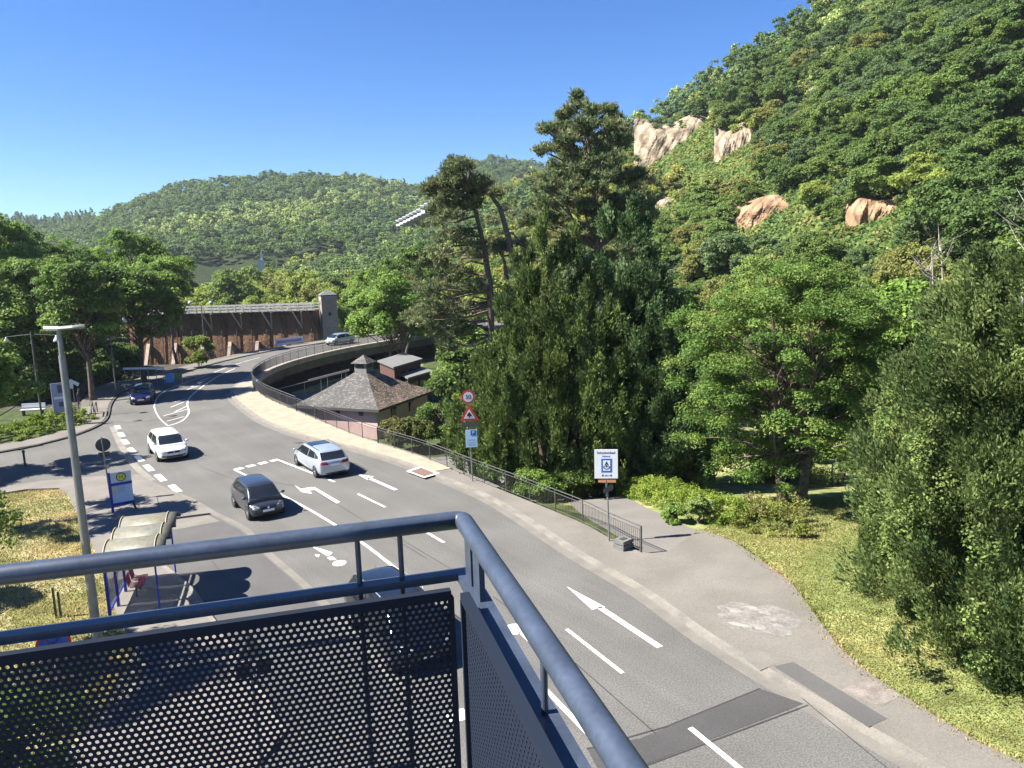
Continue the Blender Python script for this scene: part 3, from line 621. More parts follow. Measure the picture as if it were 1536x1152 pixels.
yew('yew_tree', b0, [(0, 3.0), (1.5, 4.7), (4, 5.3), (7, 4.7), (9.6, 3.3), (12, 2.0), (14.6, .9), (17.0, .08)], [(0, 0, 1), (.9, .4, .975), (-1.5, -.2, .86), (-.6, -.6, .94), (1.9, -.4, .82), (-2.4, .2, .68), (2.8, .3, .6)], 5200, 44, .22, .08, YEW,
    'tall dark green yew with several pointed tops left of the white bathing sign', 31, (.24, .62), .38)
b0 = D(945, 600, 45.5); b0 = (b0[0], b0[1], Hs(b0[0], b0[1])-.1)
yew('yew_tree', b0, [(0, 2.2), (1.5, 3.3), (4, 3.7), (7, 3.4), (10.5, 2.7), (14, 1.7), (17, .4)], [(0, 0, 1), (-1, .6, .98), (1.4, .2, .86), (-.2, -.9, .93), (1.9, -.6, .72), (2.4, .5, .55)], 3600, 44, .24, .09, YEWG,
    'dark bluish green yew standing right behind the white bathing sign', 32, (.30, .55), .7)
b0 = D(1012, 640, 42.5); b0 = (b0[0], b0[1], Hs(b0[0], b0[1])-.1)
yew('yew_tree', b0, [(0, 1.2), (1.2, 1.9), (3.5, 2.1), (6, 1.6), (8, .9), (9.6, .1)], [(0, 0, 1), (-.8, .3, .86)], 1300, 46, .24, .09, YEWG, 'lower dark yew between the tall yew and the feathery light green tree', 33, (.28, .5), .7)
IVY = np.array([[.085, .118, .036], [.070, .102, .03], [.105, .136, .044]])
def ivy(frac, zmin):
    def fn(rng, ph, spires):
        C = []; 
        for j in range(26):
            a0 = rng.uniform(math.pi*.75, math.pi*1.95); z0 = rng.uniform(zmin, ph[-1, 0]*.8)
            for i in range(rng.integers(4, 11)):
                z = z0-rng.uniform(0, 2.2); a = a0+rng.normal()*.12; r = np.interp(z, ph[:, 0], ph[:, 1])*spires[0][2]*1.06; C.append((r*math.cos(a), r*math.sin(a), z))
        C = np.array(C); R = np.tile([.34, .34, .42], (len(C), 1)); P = list(leaves(rng, C, R, 90, .085, .075, up=.5, out=.6, cols=IVY, cvar=.15, lvar=.25, shell=.3)); return P
    return fn
YEWR = np.array([[.060, .082, .028], [.074, .098, .036], [.090, .114, .042], [.046, .068, .025]])
for (x, dist, prof, sp, nc, sd, lb) in (
    (1445, 28.2, [(0, 1.8), (1, 2.4), (3, 2.6), (5.5, 2.4), (7.5, 2.0), (9.0, 1.3), (10.0, .3)], [(0, 0, 1), (1.2, .3, .95), (-.9, .2, .82), (.2, -.8, .9)], 3200, 41, 'olive green ivy-clad yew standing right of the feathery tree'),
    (1580, 25.6, [(0, 2.9), (1.2, 3.6), (3.5, 3.8), (6.5, 3.6), (9, 3.0), (11.2, 1.9), (12.6, .3)], [(0, 0, 1), (1.6, .5, .98), (-1.6, .5, .88), (-.4, -.8, .93)], 4200, 42, 'tall ivy-draped yew at the right edge above the lawn'),
    (1740, 23.6, [(0, 2.4), (1.2, 3.1), (3, 3.1), (5, 2.5), (7.5, 2.1), (10, 1.2), (11.5, .3)], [(0, 0, 1), (-.6, .5, .9)], 2600, 43, 'dark yew cut off by the right edge nearest the lawn')):
    b0 = D(x, 700, dist); b0 = (b0[0], b0[1], Hs(b0[0], b0[1])-.1); yew('yew_tree', b0, prof, sp, nc, 46, .14, .06, YEWR if sd != 43 else YEWG, lb, sd, (.26, .46), .6, amp=.20, per=12, bough=(.36, .42), extra=ivy(.3, 2.5) if sd != 43 else None)

def pine(name, base, trunk, tufts, label, seed, r0=.4, n=42, L=.42, cols=None, brown=0):
    rng = np.random.default_rng(seed); e = empty(name, base, 0, label, 'tree'); mb = MB(); Cs = []
    for tr in trunk: mb.tube(tr, np.linspace(tr_r(tr, r0), .05, len(tr)), 9)
    for (p, rad, cnt, src) in tufts:
        p = np.array(p, float); s = np.array(src, float); mid = (p+s)/2+rng.normal(size=3)*.3
        mb.tube([s, mid, p], [.10, .07, .03], 5, False)
        for i in range(cnt):
            q = sph(rng, 1)[0]*np.array([rad, rad, rad*.5])*rng.random()**.45; Cs.append(p+q)
            if rng.random() < .12: mb.tube([mid, p*.5+mid*.5, p+q*.8], [.045, .035, .015], 4, False)
    C = np.array(Cs); R = np.tile([.42, .42, .34], (len(C), 1))*rng.uniform(.7, 1.25, (len(C), 1)); ax = unit(np.c_[rng.normal(size=(len(C), 2))*.5, np.ones(len(C))])
    cl = cols if cols is not None else PINE
    obj('crown', leaf_mesh('crown', *leaves(rng, C, R, n, L, .075, up=.3, out=.5, rnd=.8, cols=cl, cvar=.2, lvar=.3, shell=.1, axis=ax*.35), NEEDLE), e)
    mb.build('trunk', BARK, e); return e
def tr_r(tr, r0): return r0*(1 if tr[0][2] < 2 else .6)
PINE = np.array([[.075, .098, .048], [.092, .115, .056], [.060, .080, .040], [.120, .120, .064]])
# tall black pine behind the yews
b0 = D(893, 500, 66); zb = Hs(b0[0], b0[1]); b0 = (b0[0], b0[1], zb); ppm = 66/FPX
def rel(x, y, b, dist, dy=0): p = D(x, y, dist+dy); return p-np.array(b)
rng = np.random.default_rng(51)
T0 = [rel(900, 640, b0, 66)*np.array([1, 1, 0])+np.array([0, 0, -.5]), rel(900, 440, b0, 66), rel(893, 330, b0, 66), rel(888, 240, b0, 66), rel(870, 150, b0, 66)]
TU = []
for (x, y, r) in ((868, 148, .5), (862, 160, .8), (876, 165, .9), (852, 176, 1.0), (866, 182, 1.2), (888, 182, 1.2), (905, 172, .7), (920, 165, .5), (912, 180, .8), (842, 192, .9), (925, 195, .8), (838, 222, 1.2), (835, 205, 1.2), (868, 205, 1.5), (900, 210, 1.3), (822, 195, .6), (818, 222, .9), (845, 235, 1.6), (880, 240, 1.8), (915, 235, 1.5), (935, 215, .8), (830, 262, 1.3), (860, 270, 1.8), (905, 275, 2.0), (940, 262, 1.5),
                  (845, 300, 1.5), (880, 310, 1.7), (925, 305, 2.0), (955, 290, 1.4), (820, 300, 1.2), (830, 330, 1.4), (875, 345, 1.4), (920, 345, 1.8), (955, 335, 1.5), (940, 375, 1.5), (905, 385, 1.2), (965, 310, .9), (800, 320, .9), (850, 370, 1.2)):
    for j in range(2):
        dy = rng.uniform(-2.5, 3.0); p = rel(x+rng.normal()*6, y+rng.normal()*6, b0, 66, dy); t = np.array(T0); i = np.argmin(np.abs(t[:, 2]-(p[2]-1.2))); TU.append((p, r*.95, int(7+r*11), t[i]*.6+t[max(i-1, 0)]*.4))
pine('black_pine', b0, [T0], TU, 'tallest dark pine rising behind the yews against the sky', 52, .42)
# leaning pine with two bare trunks
b1 = D(735, 560, 58); b1 = (b1[0], b1[1], Hs(b1[0], b1[1]))
def r1(x, y, dy=0): return rel(x, y, b1, 58, dy)
T1 = [r1(740, 640)*np.array([1, 1, 0])+np.array([0, 0, -.5]), r1(735, 430), r1(726, 370), r1(714, 320), r1(702, 285), r1(690, 250)]
T2 = [r1(778, 640)*np.array([1, 1, 0])+np.array([.2, 0, -.5]), r1(775, 420), r1(765, 365), r1(750, 312), r1(738, 295), r1(715, 278), r1(690, 268)]
T3 = [r1(760, 420), r1(757, 395), r1(752, 375)]
TU = []
for (x, y, r) in ((690, 245, .9), (680, 262, 1.1), (665, 275, 1.1), (650, 262, .6), (700, 270, 1.2), (720, 270, .9), (645, 285, .6), (670, 295, 1.2), (695, 298, 1.3), (715, 288, .8), (680, 320, 1.1), (660, 318, .8), (735, 280, .5)):
    for j in range(2): p = r1(x+rng.normal()*5, y+rng.normal()*5, rng.uniform(-1.8, 1.8)); TU.append((p, r*.9, int(6+r*11), np.array(T1[4]) if j else np.array(T2[5])))
for (x, y, r) in ((665, 350, 1.1), (690, 355, 1.2), (655, 385, 1.1), (685, 395, 1.3), (710, 380, 1.0), (745, 370, .8), (660, 420, 1.2), (690, 430, 1.3), (715, 425, 1.0), (640, 430, 1.1), (650, 460, 1.3), (630, 475, 1.2), (690, 465, 1.2), (615, 465, 1.0), (660, 500, 1.1), (795, 365, .7), (790, 385, .6), (675, 520, 1.0), (690, 490, 1.1)):
    for j in range(2): p = r1(x+rng.normal()*5, y+rng.normal()*5, rng.uniform(-1.8, 1.8)); TT = np.array(T1 if x < 735 else T2); zz_ = np.clip(p[2]+rng.uniform(-.6, .8), TT[1, 2]*.5, TT[-2, 2]); TU.append((p, r, int(4+r*7), np.array([np.interp(zz_, TT[:, 2], TT[:, c_]) for c_ in range(3)])))
pine('leaning_pine', b1, [T1, T2, T3], TU, 'ragged pine with two leaning bare trunks left of the yews', 53, .30, cols=np.array([[.085, .102, .050], [.100, .114, .060], [.075, .090, .044], [.110, .112, .062]]))

# leafy trees filling in behind the pink house and at the foot of the slope
LG = np.array([[.088, .150, .036], [.108, .175, .042], [.070, .125, .032]]); DG = np.array([[.056, .096, .028], [.068, .112, .032], [.046, .080, .025]])
for i, (x, y, dist, R, cols, k, lb) in enumerate((
    (585, 482, 92, (4.2, 4, 4.0), LG, 22, 'bright green tree beside the bridge railing behind the slate roof'), (600, 470, 88, (4.0, 4, 4.8), LG, 22, 'green tree rising over the flat-roofed shed'),
    (610, 420, 108, (5.2, 5, 5.2), DG, 20, 'darker tree behind the tower of the brushwood wall'), (705, 545, 74, (3.0, 3, 4.0), LG, 22, 'grey green tree right of the flat-roofed sheds'), (690, 570, 66, (2.4, 2.4, 3.2), DG, 18, 'dark tree squeezed between the pink house and the yew'),
    (572, 445, 120, (5.0, 5, 5.0), LG, 18, 'light tree just right of the stone tower'), (1075, 600, 62, (3.6, 3, 4.2), DG, 22, 'dark tree in the gap left of the feathery tree'), (1165, 590, 58, (3.8, 3, 4.6), DG, 22, 'dark tree hidden behind the trunks of the feathery tree'), (1265, 590, 50, (3.4, 3, 4.4), DG, 22, 'dark tree in the gap right of the feathery tree'), (1330, 540, 46, (3.0, 3, 4.4), LG, 20, 'green tree behind the ivy-clad yew'), (1010, 520, 66, (3.6, 3, 5), LG, 20, 'green tree behind the two dark yews'))):
    c = D(x, y, dist); z0 = Hs(c[0], c[1]); broadleaf('leafy_tree', (c[0], c[1], z0), c, R, k, 8, 110, .30, .85, cols, lb, .2, 60+i)
# dense dark trees on the left, beyond the side street
DL = np.array([[.060, .110, .028], [.076, .132, .034], [.050, .090, .026], [.094, .150, .040]])
for i, (x, y, dist, R, cols, k, lb) in enumerate((
    (-10, 395, 98, (4.2, 4.2, 5.4), LG, 26, 'tall light-topped tree at the left edge rising above the skyline'), (45, 462, 86, (5.2, 4.8, 5.6), DL, 34, 'dense dark green tree behind the double-armed bell lamp'),
    (205, 455, 86, (4.3, 4.1, 4.6), DL, 34, 'tree hanging over the left end of the brushwood wall'), (122, 455, 77, (3.3, 3.0, 4.7), DL, 32, 'spreading green tree behind the tall grey lamp post'),
    (100, 510, 96, (4.6, 4, 4.4), DG, 26, 'low dark tree behind the blue information board'), (-45, 500, 84, (5, 4.6, 5.4), DL, 26, 'dark leafy tree beside the left edge over the hedge'), (250, 430, 112, (4.6, 4.6, 4.4), LG, 22, 'light green tree above the walkway of the brushwood wall'), (195, 400, 118, (5, 5, 5), LG, 22, 'yellowish tree with thin bare tip behind the left trees'), (40, 415, 114, (5, 5, 5.4), DL, 22, 'dark green tree behind the dense one over the bell lamp'), (95, 420, 120, (5.4, 5, 5), DL, 22, 'broad tree filling the gap above the information board'), (20, 570, 82, (3.6, 2.4, 2.6), DG, 20, 'dark undergrowth tree behind the white bench'), (75, 565, 86, (3.8, 2.4, 2.8), DG, 20, 'dark low tree between bench and iron fence'), (125, 560, 91, (3.6, 2.4, 2.6), DG, 20, 'dark low tree right behind the iron fence'), (178, 545, 100, (3.8, 2.4, 2.4), DG, 20, 'dark low tree behind the white guard rail'))):
    c = D(x, y, dist); z0 = Hs(c[0], c[1]); broadleaf('leafy_tree', (c[0], c[1], z0), c, R, k, 9, 130, .27, .8, cols, lb, .26, 80+i, low=-.7)
# street trees just outside the left edge: foliage at the edge and shade on the street
for i, (x, y, z, R, lb) in enumerate(((-30.5, 44, 5.4, (2.6, 2.6, 2.6), 'street tree outside the left edge shading the side street'), (-36, 41, 6.2, (3.2, 3.2, 3.0), 'street tree further left along the side street'), (-41, 45.5, 5, (2.2, 2.2, 2.2), 'small street tree by the left edge past the side street'),
    (-25.5, 33.5, 6.6, (2.9, 2.9, 2.6), 'street tree at the left edge shading the bus bay'), (-16.9, 19.2, 4.8, (2.9, 2.9, 2.9), 'leafy tree at the left edge beside the dry grass'), (-9.3, 11.2, 2.7, (2.6, 2.3, 2.4), 'dark leafy tree seen through the perforated balcony sheet'), (-19.5, 25.4, 1.3, (1.2, 1.2, 1.0), 'bush on the dry grass at the left edge'))):
    near = i >= 4; broadleaf('street_tree' if i != 6 else 'bush', (x, y, -.05), (x, y, z), R, 16 if i != 6 else 9, 8, 150 if near else 120, .13 if near else .2, .5, DL if i != 5 else DG, lb, .14, 110+i, low=-.6, catg='tree' if i != 6 else 'bush')
# bushes by the pink house, young trees
for i, (x, y, dist, z, R, cols, nm, lb) in enumerate(((660, 625, 62.5, None, (2.2, 2.0, 2.1), np.array([[.07, .12, .03], [.09, .14, .04], [.055, .10, .025]]), 'bush', 'rounded light green bush at the corner of the pink house'), (597, 645, 60.5, None, (2.0, 1.5, 1.35), np.array([[.06, .07, .025], [.075, .08, .03]]), 'bush', 'lower olive bush in front of the pink house'), (630, 645, 60.5, None, (1.6, 1.2, 1.4), np.array([[.05, .068, .022], [.06, .08, .026]]), 'bush', 'olive bush wedged between the two bushes by the pink house'),
    (298, 526, 95, None, (1.9, 1.6, 1.7), np.array([[.11, .15, .04], [.09, .13, .035]]), 'young_tree', 'light young tree in front of the brushwood wall'), (700, 605, 60, None, (1.0, 1.0, .9), np.array([[.16, .18, .03], [.13, .16, .03]]), 'bush', 'yellow green bush behind the speed limit sign'),
    (765, 690, 42, None, (1.7, 1.1, .9), LG, 'shrub', 'leafy shrub under the tall yew near the parking sign'), (812, 725, 38.5, None, (1.9, .9, .75), LG, 'shrub', 'shrub along the railing below the yew'), (860, 715, 40, None, (1.2, .9, .8), DG, 'shrub', 'dark shrub at the top of the ramp'), (735, 705, 42.5, None, (.9, .7, .5), LG, 'shrub', 'small shrub behind the railing next to the parking sign post'), (1110, 690, 50, None, (2.6, 1.5, 1.7), DG, 'bush', 'added dark bush standing in for shade left behind the twin trunks'), (1180, 690, 51, None, (2.8, 1.5, 1.8), DG, 'bush', 'added dark bush standing in for shade between the twin trunks and the far path'), (1250, 690, 49, None, (2.6, 1.5, 1.7), DG, 'bush', 'added dark bush standing in for shade right behind the twin trunks'), (1050, 758, 32.6, None, (.5, .5, .45), np.array([[.12, .17, .06], [.1, .15, .05]]), 'shrub', 'pale leafy weed standing out of the hedge'), (1010, 775, 32.5, None, (.45, .45, .5), LG, 'shrub', 'dark leafy weed at the path edge of the hedge'))):  # dark bushes behind the twin trunks are added to stand in for shade
    c = D(x, y, dist); z0 = Hs(c[0], c[1]); broadleaf(nm, (c[0], c[1], z0-.05), (c[0], c[1], max(c[2], z0+R[2]*.6)), R, 12, 7, 110, .11 if dist < 50 else .2, min(.42, R[0]*.33) if R[0] < 2 else .5, cols, lb, .07, 140+i, low=-.95, catg='bush' if nm != 'young_tree' else 'tree')
# the long low hedge along the path: clumps on a mound
def hedge(name, P, wid, hgt, cols, label, seed, n=64, L=.13, dens=5.5, Wd=None):
    rng = np.random.default_rng(seed); P = catmull([np.array(p) for p in P], 6); C = []
    for i in range(len(P)-1):
        a, b = P[i], P[i+1]; t = unit(b-a); nr = np.array([t[1], -t[0]])
        for j in range(int(np.linalg.norm(b-a)*wid*dens)+1):
            w = rng.uniform(-1, 1); q = a+(b-a)*rng.random()+nr*w*wid/2; h = hgt*(1-abs(w)**2.2)*(.8+.35*rng.random())+.12; C.append((q[0], q[1], Hs(*q)+h*rng.uniform(.55, 1)))
    C = np.array(C); R = np.tile([.30, .30, .26], (len(C), 1)); Pm = leaves(rng, C, R, n, L, Wd or L*.45, up=.7, out=.5, rnd=.7, cols=cols, cvar=.14, lvar=.25, shell=.25); o = C.mean(0)*np.array([1, 1, 0]); Pm[0][:] -= o
    return obj(name, leaf_mesh(name, *Pm, LEAF), None, o, label=label, cat='hedge')
HB_ = np.array([[.098, .150, .026], [.082, .135, .023], [.118, .162, .032]])
h = lambda x, y, d: tuple(D(x, y, d)[:2])
hq = lambda *P: [tuple(hit(x, y)[0][:2]) for x, y in P]
hedge('hedge', hq((915, 740), (960, 747), (1005, 759), (1050, 772), (1095, 783), (1125, 788)), 2.6, 1.0, HB_, 'long low bright yellow green hedge along the ramp behind the bathing sign', 171, dens=9, n=80, L=.11)
hedge('hedge', hq((1118, 787), (1160, 795), (1208, 799)), 2.5, 1.1, np.array([[.10, .125, .035], [.095, .10, .045], [.12, .145, .04]]), 'brownish drying end of the hedge beside the lawn', 172, dens=9, n=80, L=.11)
hedge('hedge', [tuple(G(-30, 665)[:2]), tuple(G(30, 655)[:2]), tuple(G(80, 640)[:2]), tuple(G(112, 630)[:2])], 4.2, 1.0, np.array([[.085, .13, .022], [.07, .11, .02], [.10, .14, .026]]), 'bright green low hedge on the left around the lamp foot', 173, L=.2, n=50, dens=4)
hedge('hedge', [tuple(G(170, 572)[:2]), tuple(G(215, 562)[:2])], 3.0, .8, np.array([[.09, .10, .05], [.07, .085, .035]]), 'greyish low shrubs below the white guard rail', 174, L=.22, n=50, dens=3)
# lawn: grass blades
def grass(name, poly, n, hgt, cols, seed, label):
    rng = np.random.default_rng(seed); P = np.array(poly); lo, hi = P.min(0), P.max(0); q = rng.uniform(lo, hi, (n*3, 2)); ins = np.zeros(len(q), bool); j = len(P)-1
    for i in range(len(P)):
        c = ((P[i, 1] > q[:, 1]) != (P[j, 1] > q[:, 1])) & (q[:, 0] < (P[j, 0]-P[i, 0])*(q[:, 1]-P[i, 1])/(P[j, 1]-P[i, 1]+1e-12)+P[i, 0]); ins ^= c; j = i
    q = q[ins][:n]; z = H(q[:, 0], q[:, 1]); N = len(q); hh = hgt*rng.uniform(.5, 1.4, (N, 1)); A = unit(np.c_[rng.normal(size=(N, 2))*.55, np.ones(N)])*hh/2; B = unit(np.cross(A, rng.normal(size=(N, 3))))*.016*rng.uniform(.7, 1.6, (N, 1))
    w = (np.sin(q[:, 0]*.9+1.7*np.sin(q[:, 1]*.6))+np.sin(q[:, 1]*1.3)+rng.normal(size=N)*.6 > .35).astype(int); c = cols[w]*(1+rng.uniform(-.25, .25, (N, 1)))
    obj(name, leaf_mesh(name, np.c_[q, z]+A, A, B, c, LEAF), label=label, cat='grass', kind='stuff')
lawn = [tuple(p) for p in offset(catmull(lawn_edge[1:], 4), -.07)]+[(22, 9), (24, 22), (22, 36), (12, 37), (9.5, 33)]
grass('lawn_grass', [tuple(p) for p in lawn], 220000, .05, np.array([[.112, .140, .048], [.140, .148, .058]]), 181, 'mown yellow green grass of the lawn on the right')
gl = px([(100, 741), (89, 734), (40, 735), (-60, 752)])+[(-26, 22), (-14, 10), (-11.6, 14)]+px([(215, 1010), (172, 914), (160, 877), (140, 820), (116, 771)])
grass('dry_grass', [tuple(p) for p in gl], 90000, .09, np.array([[.125, .14, .055], [.225, .195, .105]]), 182, 'straw coloured dry grass left of the bus stop')
fr_ = catmull(lawn_edge[1:], 4); grass('path_edge_grass', [tuple(p) for p in offset(fr_, -.13)]+[tuple(p) for p in reversed(offset(fr_, .25))], 16000, .17, np.array([[.15, .165, .06], [.24, .20, .11]]), 183, 'straw coloured grass fringe along the edge of the footway')
# bare dead trees on the slope
def dead_tree(base, hgt, seed, label):
    rng = np.random.default_rng(seed); e = empty('dead_tree', base, 0, label, 'tree'); mb = MB(); top = np.array([rng.normal()*.6, 0, hgt]); mb.tube([(0, 0, -.5), top*.5+np.array([.2, 0, 0]), top], [.10, .065, .012], 6); b = MB()
    for i in range(9):
        t = rng.uniform(.35, .9); s = top*t; a = rng.uniform(0, 6.28); l = hgt*.34*(1.1-t*.6); p = s+np.array([math.cos(a)*l, math.sin(a)*l*.6, l*.8]); b.tube([s, (s+p)/2+np.array([0, 0, -.15]), p], [.032, .022, .007], 5, False)
        q = (s+p)/2; b.tube([q, q+np.array([rng.normal()*.6, rng.normal()*.4, .9])], [.016, .005], 4, False)
    mb.build('trunk', BARK_PALE, e); b.build('branches', BARK_PALE, e)
for i, (x, y, dist, hh, lb) in enumerate(((1412, 470, 44, 5.6, 'pale bare dead tree above the ivy-clad yew'), (1534, 395, 48, 7.0, 'tall bare white dead tree at the right edge'), (1216, 170, 190, 8, 'bare grey dead tree high on the steep hill'), (1395, 440, 60, 5, 'thin bare dead tree left of the pale one'), (1275, 160, 185, 8, 'bare dead tree right along the steep hill'))):
    c = D(x, y, dist); dead_tree((c[0], c[1], c[2]-(hh*.35 if dist < 100 else 1)), hh, 190+i, lb)
# rock faces
for i, (u0, u1, v0, v1) in enumerate(CLIFFS):
    rng = np.random.default_rng(200+i); red = i in (2, 3, 4); dist = CD[i]*.985; c = D((u0+u1)/2+8, (v0+v1)/2+6, dist); w = (u1-u0)/FPX*dist*(.78 if red else .70); hh = (v1-v0)/FPX*dist*(.72 if red else .62)
    nu, nv = 60, 44; U, Vv = np.meshgrid(np.linspace(-1, 1, nu), np.linspace(-1, 1, nv), indexing='ij'); red = i in (2, 3, 4)
    ed = np.clip(1.15-np.abs(U)**3-np.abs(Vv)**3, 0, 1); n = np.zeros_like(U)
    for o_ in range(7): f = 2.1*1.75**o_; a, b = rng.uniform(0, 6, 2); n += np.abs(np.sin(U*f*1.5+a+1.5*np.sin(Vv*f*.45+b)))*1.5/1.5**o_*(-1 if o_ % 2 else 1)
    dep = -5.5*(1-ed)*-1+n*.5+(Vv+1)*hh*.22; az_ = math.atan2(c[0], c[1]); e1 = np.array([math.cos(az_), -math.sin(az_), 0]); e2 = np.array([math.sin(az_), math.cos(az_), 0])
    Pn = c+(U*w)[..., None]*e1+(dep)[..., None]*e2+(Vv*hh*(1+.12*np.sin(U*5+i)))[..., None]*np.array([0, 0, 1.])
    base = np.array([.26, .165, .10]) if red else np.array([.26, .205, .145]); st = .5+.5*np.sin(U*17+3*np.sin(Vv*4)+i); cl = base*(1-.35*(st[..., None] > .8))*(1+.15*np.sin(Vv*9+U*6))[..., None]
    grid_mesh('cliff', Pn.reshape(-1, 3), nu, nv, ROCK, cl.reshape(-1, 3), False, kind='structure')

# ------------------------------------------------------------------ railings
def railing(name, P, z0, hgt, step, bar, label, rails=(1.0, .86, .10), rr=(.024, .016, .016), m=IRON, barr=.0105, every=2.0, pr=.026, panel=False):
    e = empty(name, (P[0][0], P[0][1], z0), 0, label, 'railing'); o = np.array(P[0]); L = np.cumsum(np.r_[0, [np.hypot(*(np.array(P[i+1])-P[i])) for i in range(len(P)-1)]])
    at = lambda s: np.array([np.interp(s, L, [p[0] for p in P]), np.interp(s, L, [p[1] for p in P])])-o
    n = int(round(L[-1]/every)); S_ = np.linspace(0, L[-1], n+1)
    for s in S_: q = at(s); MB().tube([(q[0], q[1], -.15), (q[0], q[1], hgt)], pr*(1.5 if s in (0, L[-1]) else 1), 8).build('post', m, e)
    k = [at(s) for s in np.linspace(0, L[-1], max(2, int(L[-1]/1.0)))]
    for f, r in zip(rails, rr): MB().tube([(q[0], q[1], hgt*f) for q in k], r, 7).build('rail', m, e)
    b = MB()
    for s in np.arange(.1, L[-1], bar): q = at(s); b.tube([(q[0], q[1], hgt*rails[-1]), (q[0], q[1], hgt*rails[1])], barr, 4, False)
    b.build('bars', m, e); return e
GREYIRON = mat('grey_iron', (.065, .065, .062), .6, .25, 5, metal=.2)
railing('railing', [tuple(p) for p in FEs if p[1] <= 47.7], .10, 1.05, 0, .11, 'grey railing with thin bars along the footway from the grey box to the sandy paving', m=GREYIRON)
railing('railing', [tuple(p) for p in FEs if 47.5 <= p[1] <= 59.2], .12, 1.05, 0, .11, 'dark railing in front of the pink house', m=IRON)
railing('bridge_railing', [tuple(p) for p in FEs if p[1] >= 59.0 and p[1] < 128], .14, 1.15, 0, .11, 'dark bowed railing around the bend of the bridge', m=IRON, rails=(1.0, .84, .10), rr=(.032, .022, .022), barr=.013)
railing('fence', [tuple(p) for p in px([(118, 612), (120, 602), (128, 590), (143, 578), (165, 566), (185, 558)])], .05, 1.15, 0, .12, 'dark curved iron fence beside the bicycle stands', m=IRON, every=2.2, barr=.016)
LKw = [tuple(p) for p in offset(LKs, -2.7) if 90 < p[1] < 128]
railing('bridge_railing', LKw, .12, 1.0, 0, .14, 'thin railing along the far side of the bridge before the brushwood wall', m=GREYIRON, barr=.009)
# bicycle stands (two loops)
for (x, y), lb in zip(((138, 627), (143.5, 626)), ('dark bent bicycle stand nearer the iron fence', 'dark bent bicycle stand nearer the road')):
    c = G(x, y, .11); d = unit(G(x+6, y-20, .11)-c); p = lambda s, z: tuple(c+d*s+np.array([0, 0, z])); e = empty('bicycle_stand', c, 0, lb, 'bicycle stand')
    q = [np.array(v)-c for v in (p(0, -.05), p(0, .55), p(.15, .78), p(.4, .85), p(2.3, .85), p(2.55, .75), p(2.65, .5), p(2.65, -.05))]; MB().tube(q, .045, 8).build('hoop', IRON, e)
# concrete bridge pier and the pipes below the deck
pier = empty('bridge_pier', (-25.6, 72.5, -4.6), .45, 'thick concrete pier below the bend of the bridge', 'pier'); MB().box((0, 0, 1.5), (1.0, 2.2, 3.0)).box((0, 0, 3.15), (1.3, 2.8, .55)).build('shaft', CONC_DARK, pier)
e = empty('handrail', (0, 0, 0), 0, 'pale pipe handrail in the shade below the bridge', 'handrail')
a, b = G(408, 586, -2.3), G(524, 556, -1.2); MB().tube([a, b], .055, 8).build('pipe', GALV, e); a2, b2 = G(462, 570, -1.4), G(524, 554, -.6); MB().tube([a2, b2], .05, 8).build('pipe', GALV, e)
for t in (.1, .4, .7, .95): q = a*(1-t)+b*t; MB().tube([q, q-np.array([0, 0, 2.3])], .03, 6).build('post', GALV, e)
for t in (.3, .8): q = a2*(1-t)+b2*t; MB().tube([q, q-np.array([0, 0, 3])], .03, 6).build('post', GALV, e)
w = empty('abutment_wall', (0, 0, 0), 0, 'dark concrete wall in the shade under the bridge', 'wall'); MB().prism([(-33.5, 60), (-18.5, 62.5), (-18.9, 63.2), (-33.5, 60.8)], -5, -.97).prism([(-35, 62), (-34.4, 62), (-33.5, 78), (-30, 100), (-30.6, 100), (-34.2, 78)], -5, -.97).build('wall_face', CONC_DARK, w)
w = empty('retaining_wall', (0, 0, 0), 0, 'low stone wall under the railing opposite the pink house', 'wall'); MB().prism(strip_w([tuple(p) for p in FEs if 36 < p[1] < 62.8], .13, .38), -4, .05).build('wall_face', CONCRETE, w)

# ------------------------------------------------------------------ pink house with the slate pyramid roof
ZE = -.9; F_ = G(568, 615, ZE)[:2]; L_ = G(437, 608, ZE)[:2]; R_ = F_+(G(652, 585, ZE)[:2]-F_)*1.0; K_ = L_+R_-F_; cen = (L_+R_)/2
ua, ub = unit(L_-F_), unit(R_-F_); house = empty('pink_house', (*cen, -3.6), 0, 'pink plastered house with grey slate hipped roof and small roof lantern', 'house')
loc = lambda p, z: (p[0]-cen[0], p[1]-cen[1], z+3.6)
ins = .55; wF, wL, wR, wK = F_+ins*(ua+ub), L_+ins*(ub-ua), R_+ins*(ua-ub), K_-ins*(ua+ub)
PINK = mat('pink_plaster', (.52, .36, .335), .92, .08, 1.5, fine=.06, fscale=12); CREAM = mat('cream_plaster', (.52, .47, .38), .92, .1, 2)
MB().prism([loc(p, 0)[:2] for p in (wF, wR, wK, wL)], -.3, ZE+3.55).build('wall', PINK, house)
MB().prism([loc(p, 0)[:2] for p in (wF-.02*(ua+ub), wR-.02*(ub-ua), wK+.02*(ua+ub), wL-.02*(ua-ub))], ZE+3.28, ZE+3.5).build('cornice', CREAM, house)
WOOD = mat('brown_wood', (.14, .07, .05), .8, .3, 6)
la = np.linalg.norm(wL-wF)
for f in (.20, .50, .80): q = wF+(wL-wF)*f-ub*.03; MB().box(loc(q, ZE-.48), (.42, .10, .45), math.atan2(ua[1], ua[0])).build('window', WOOD, house)
lb_ = np.linalg.norm(wR-wF)
for f in (.3, .65): q = wF+(wR-wF)*f-ua*.03; MB().box(loc(q, ZE-.9), (.9, .08, .9), math.atan2(ub[1], ub[0])).build('window', GLASS, house)
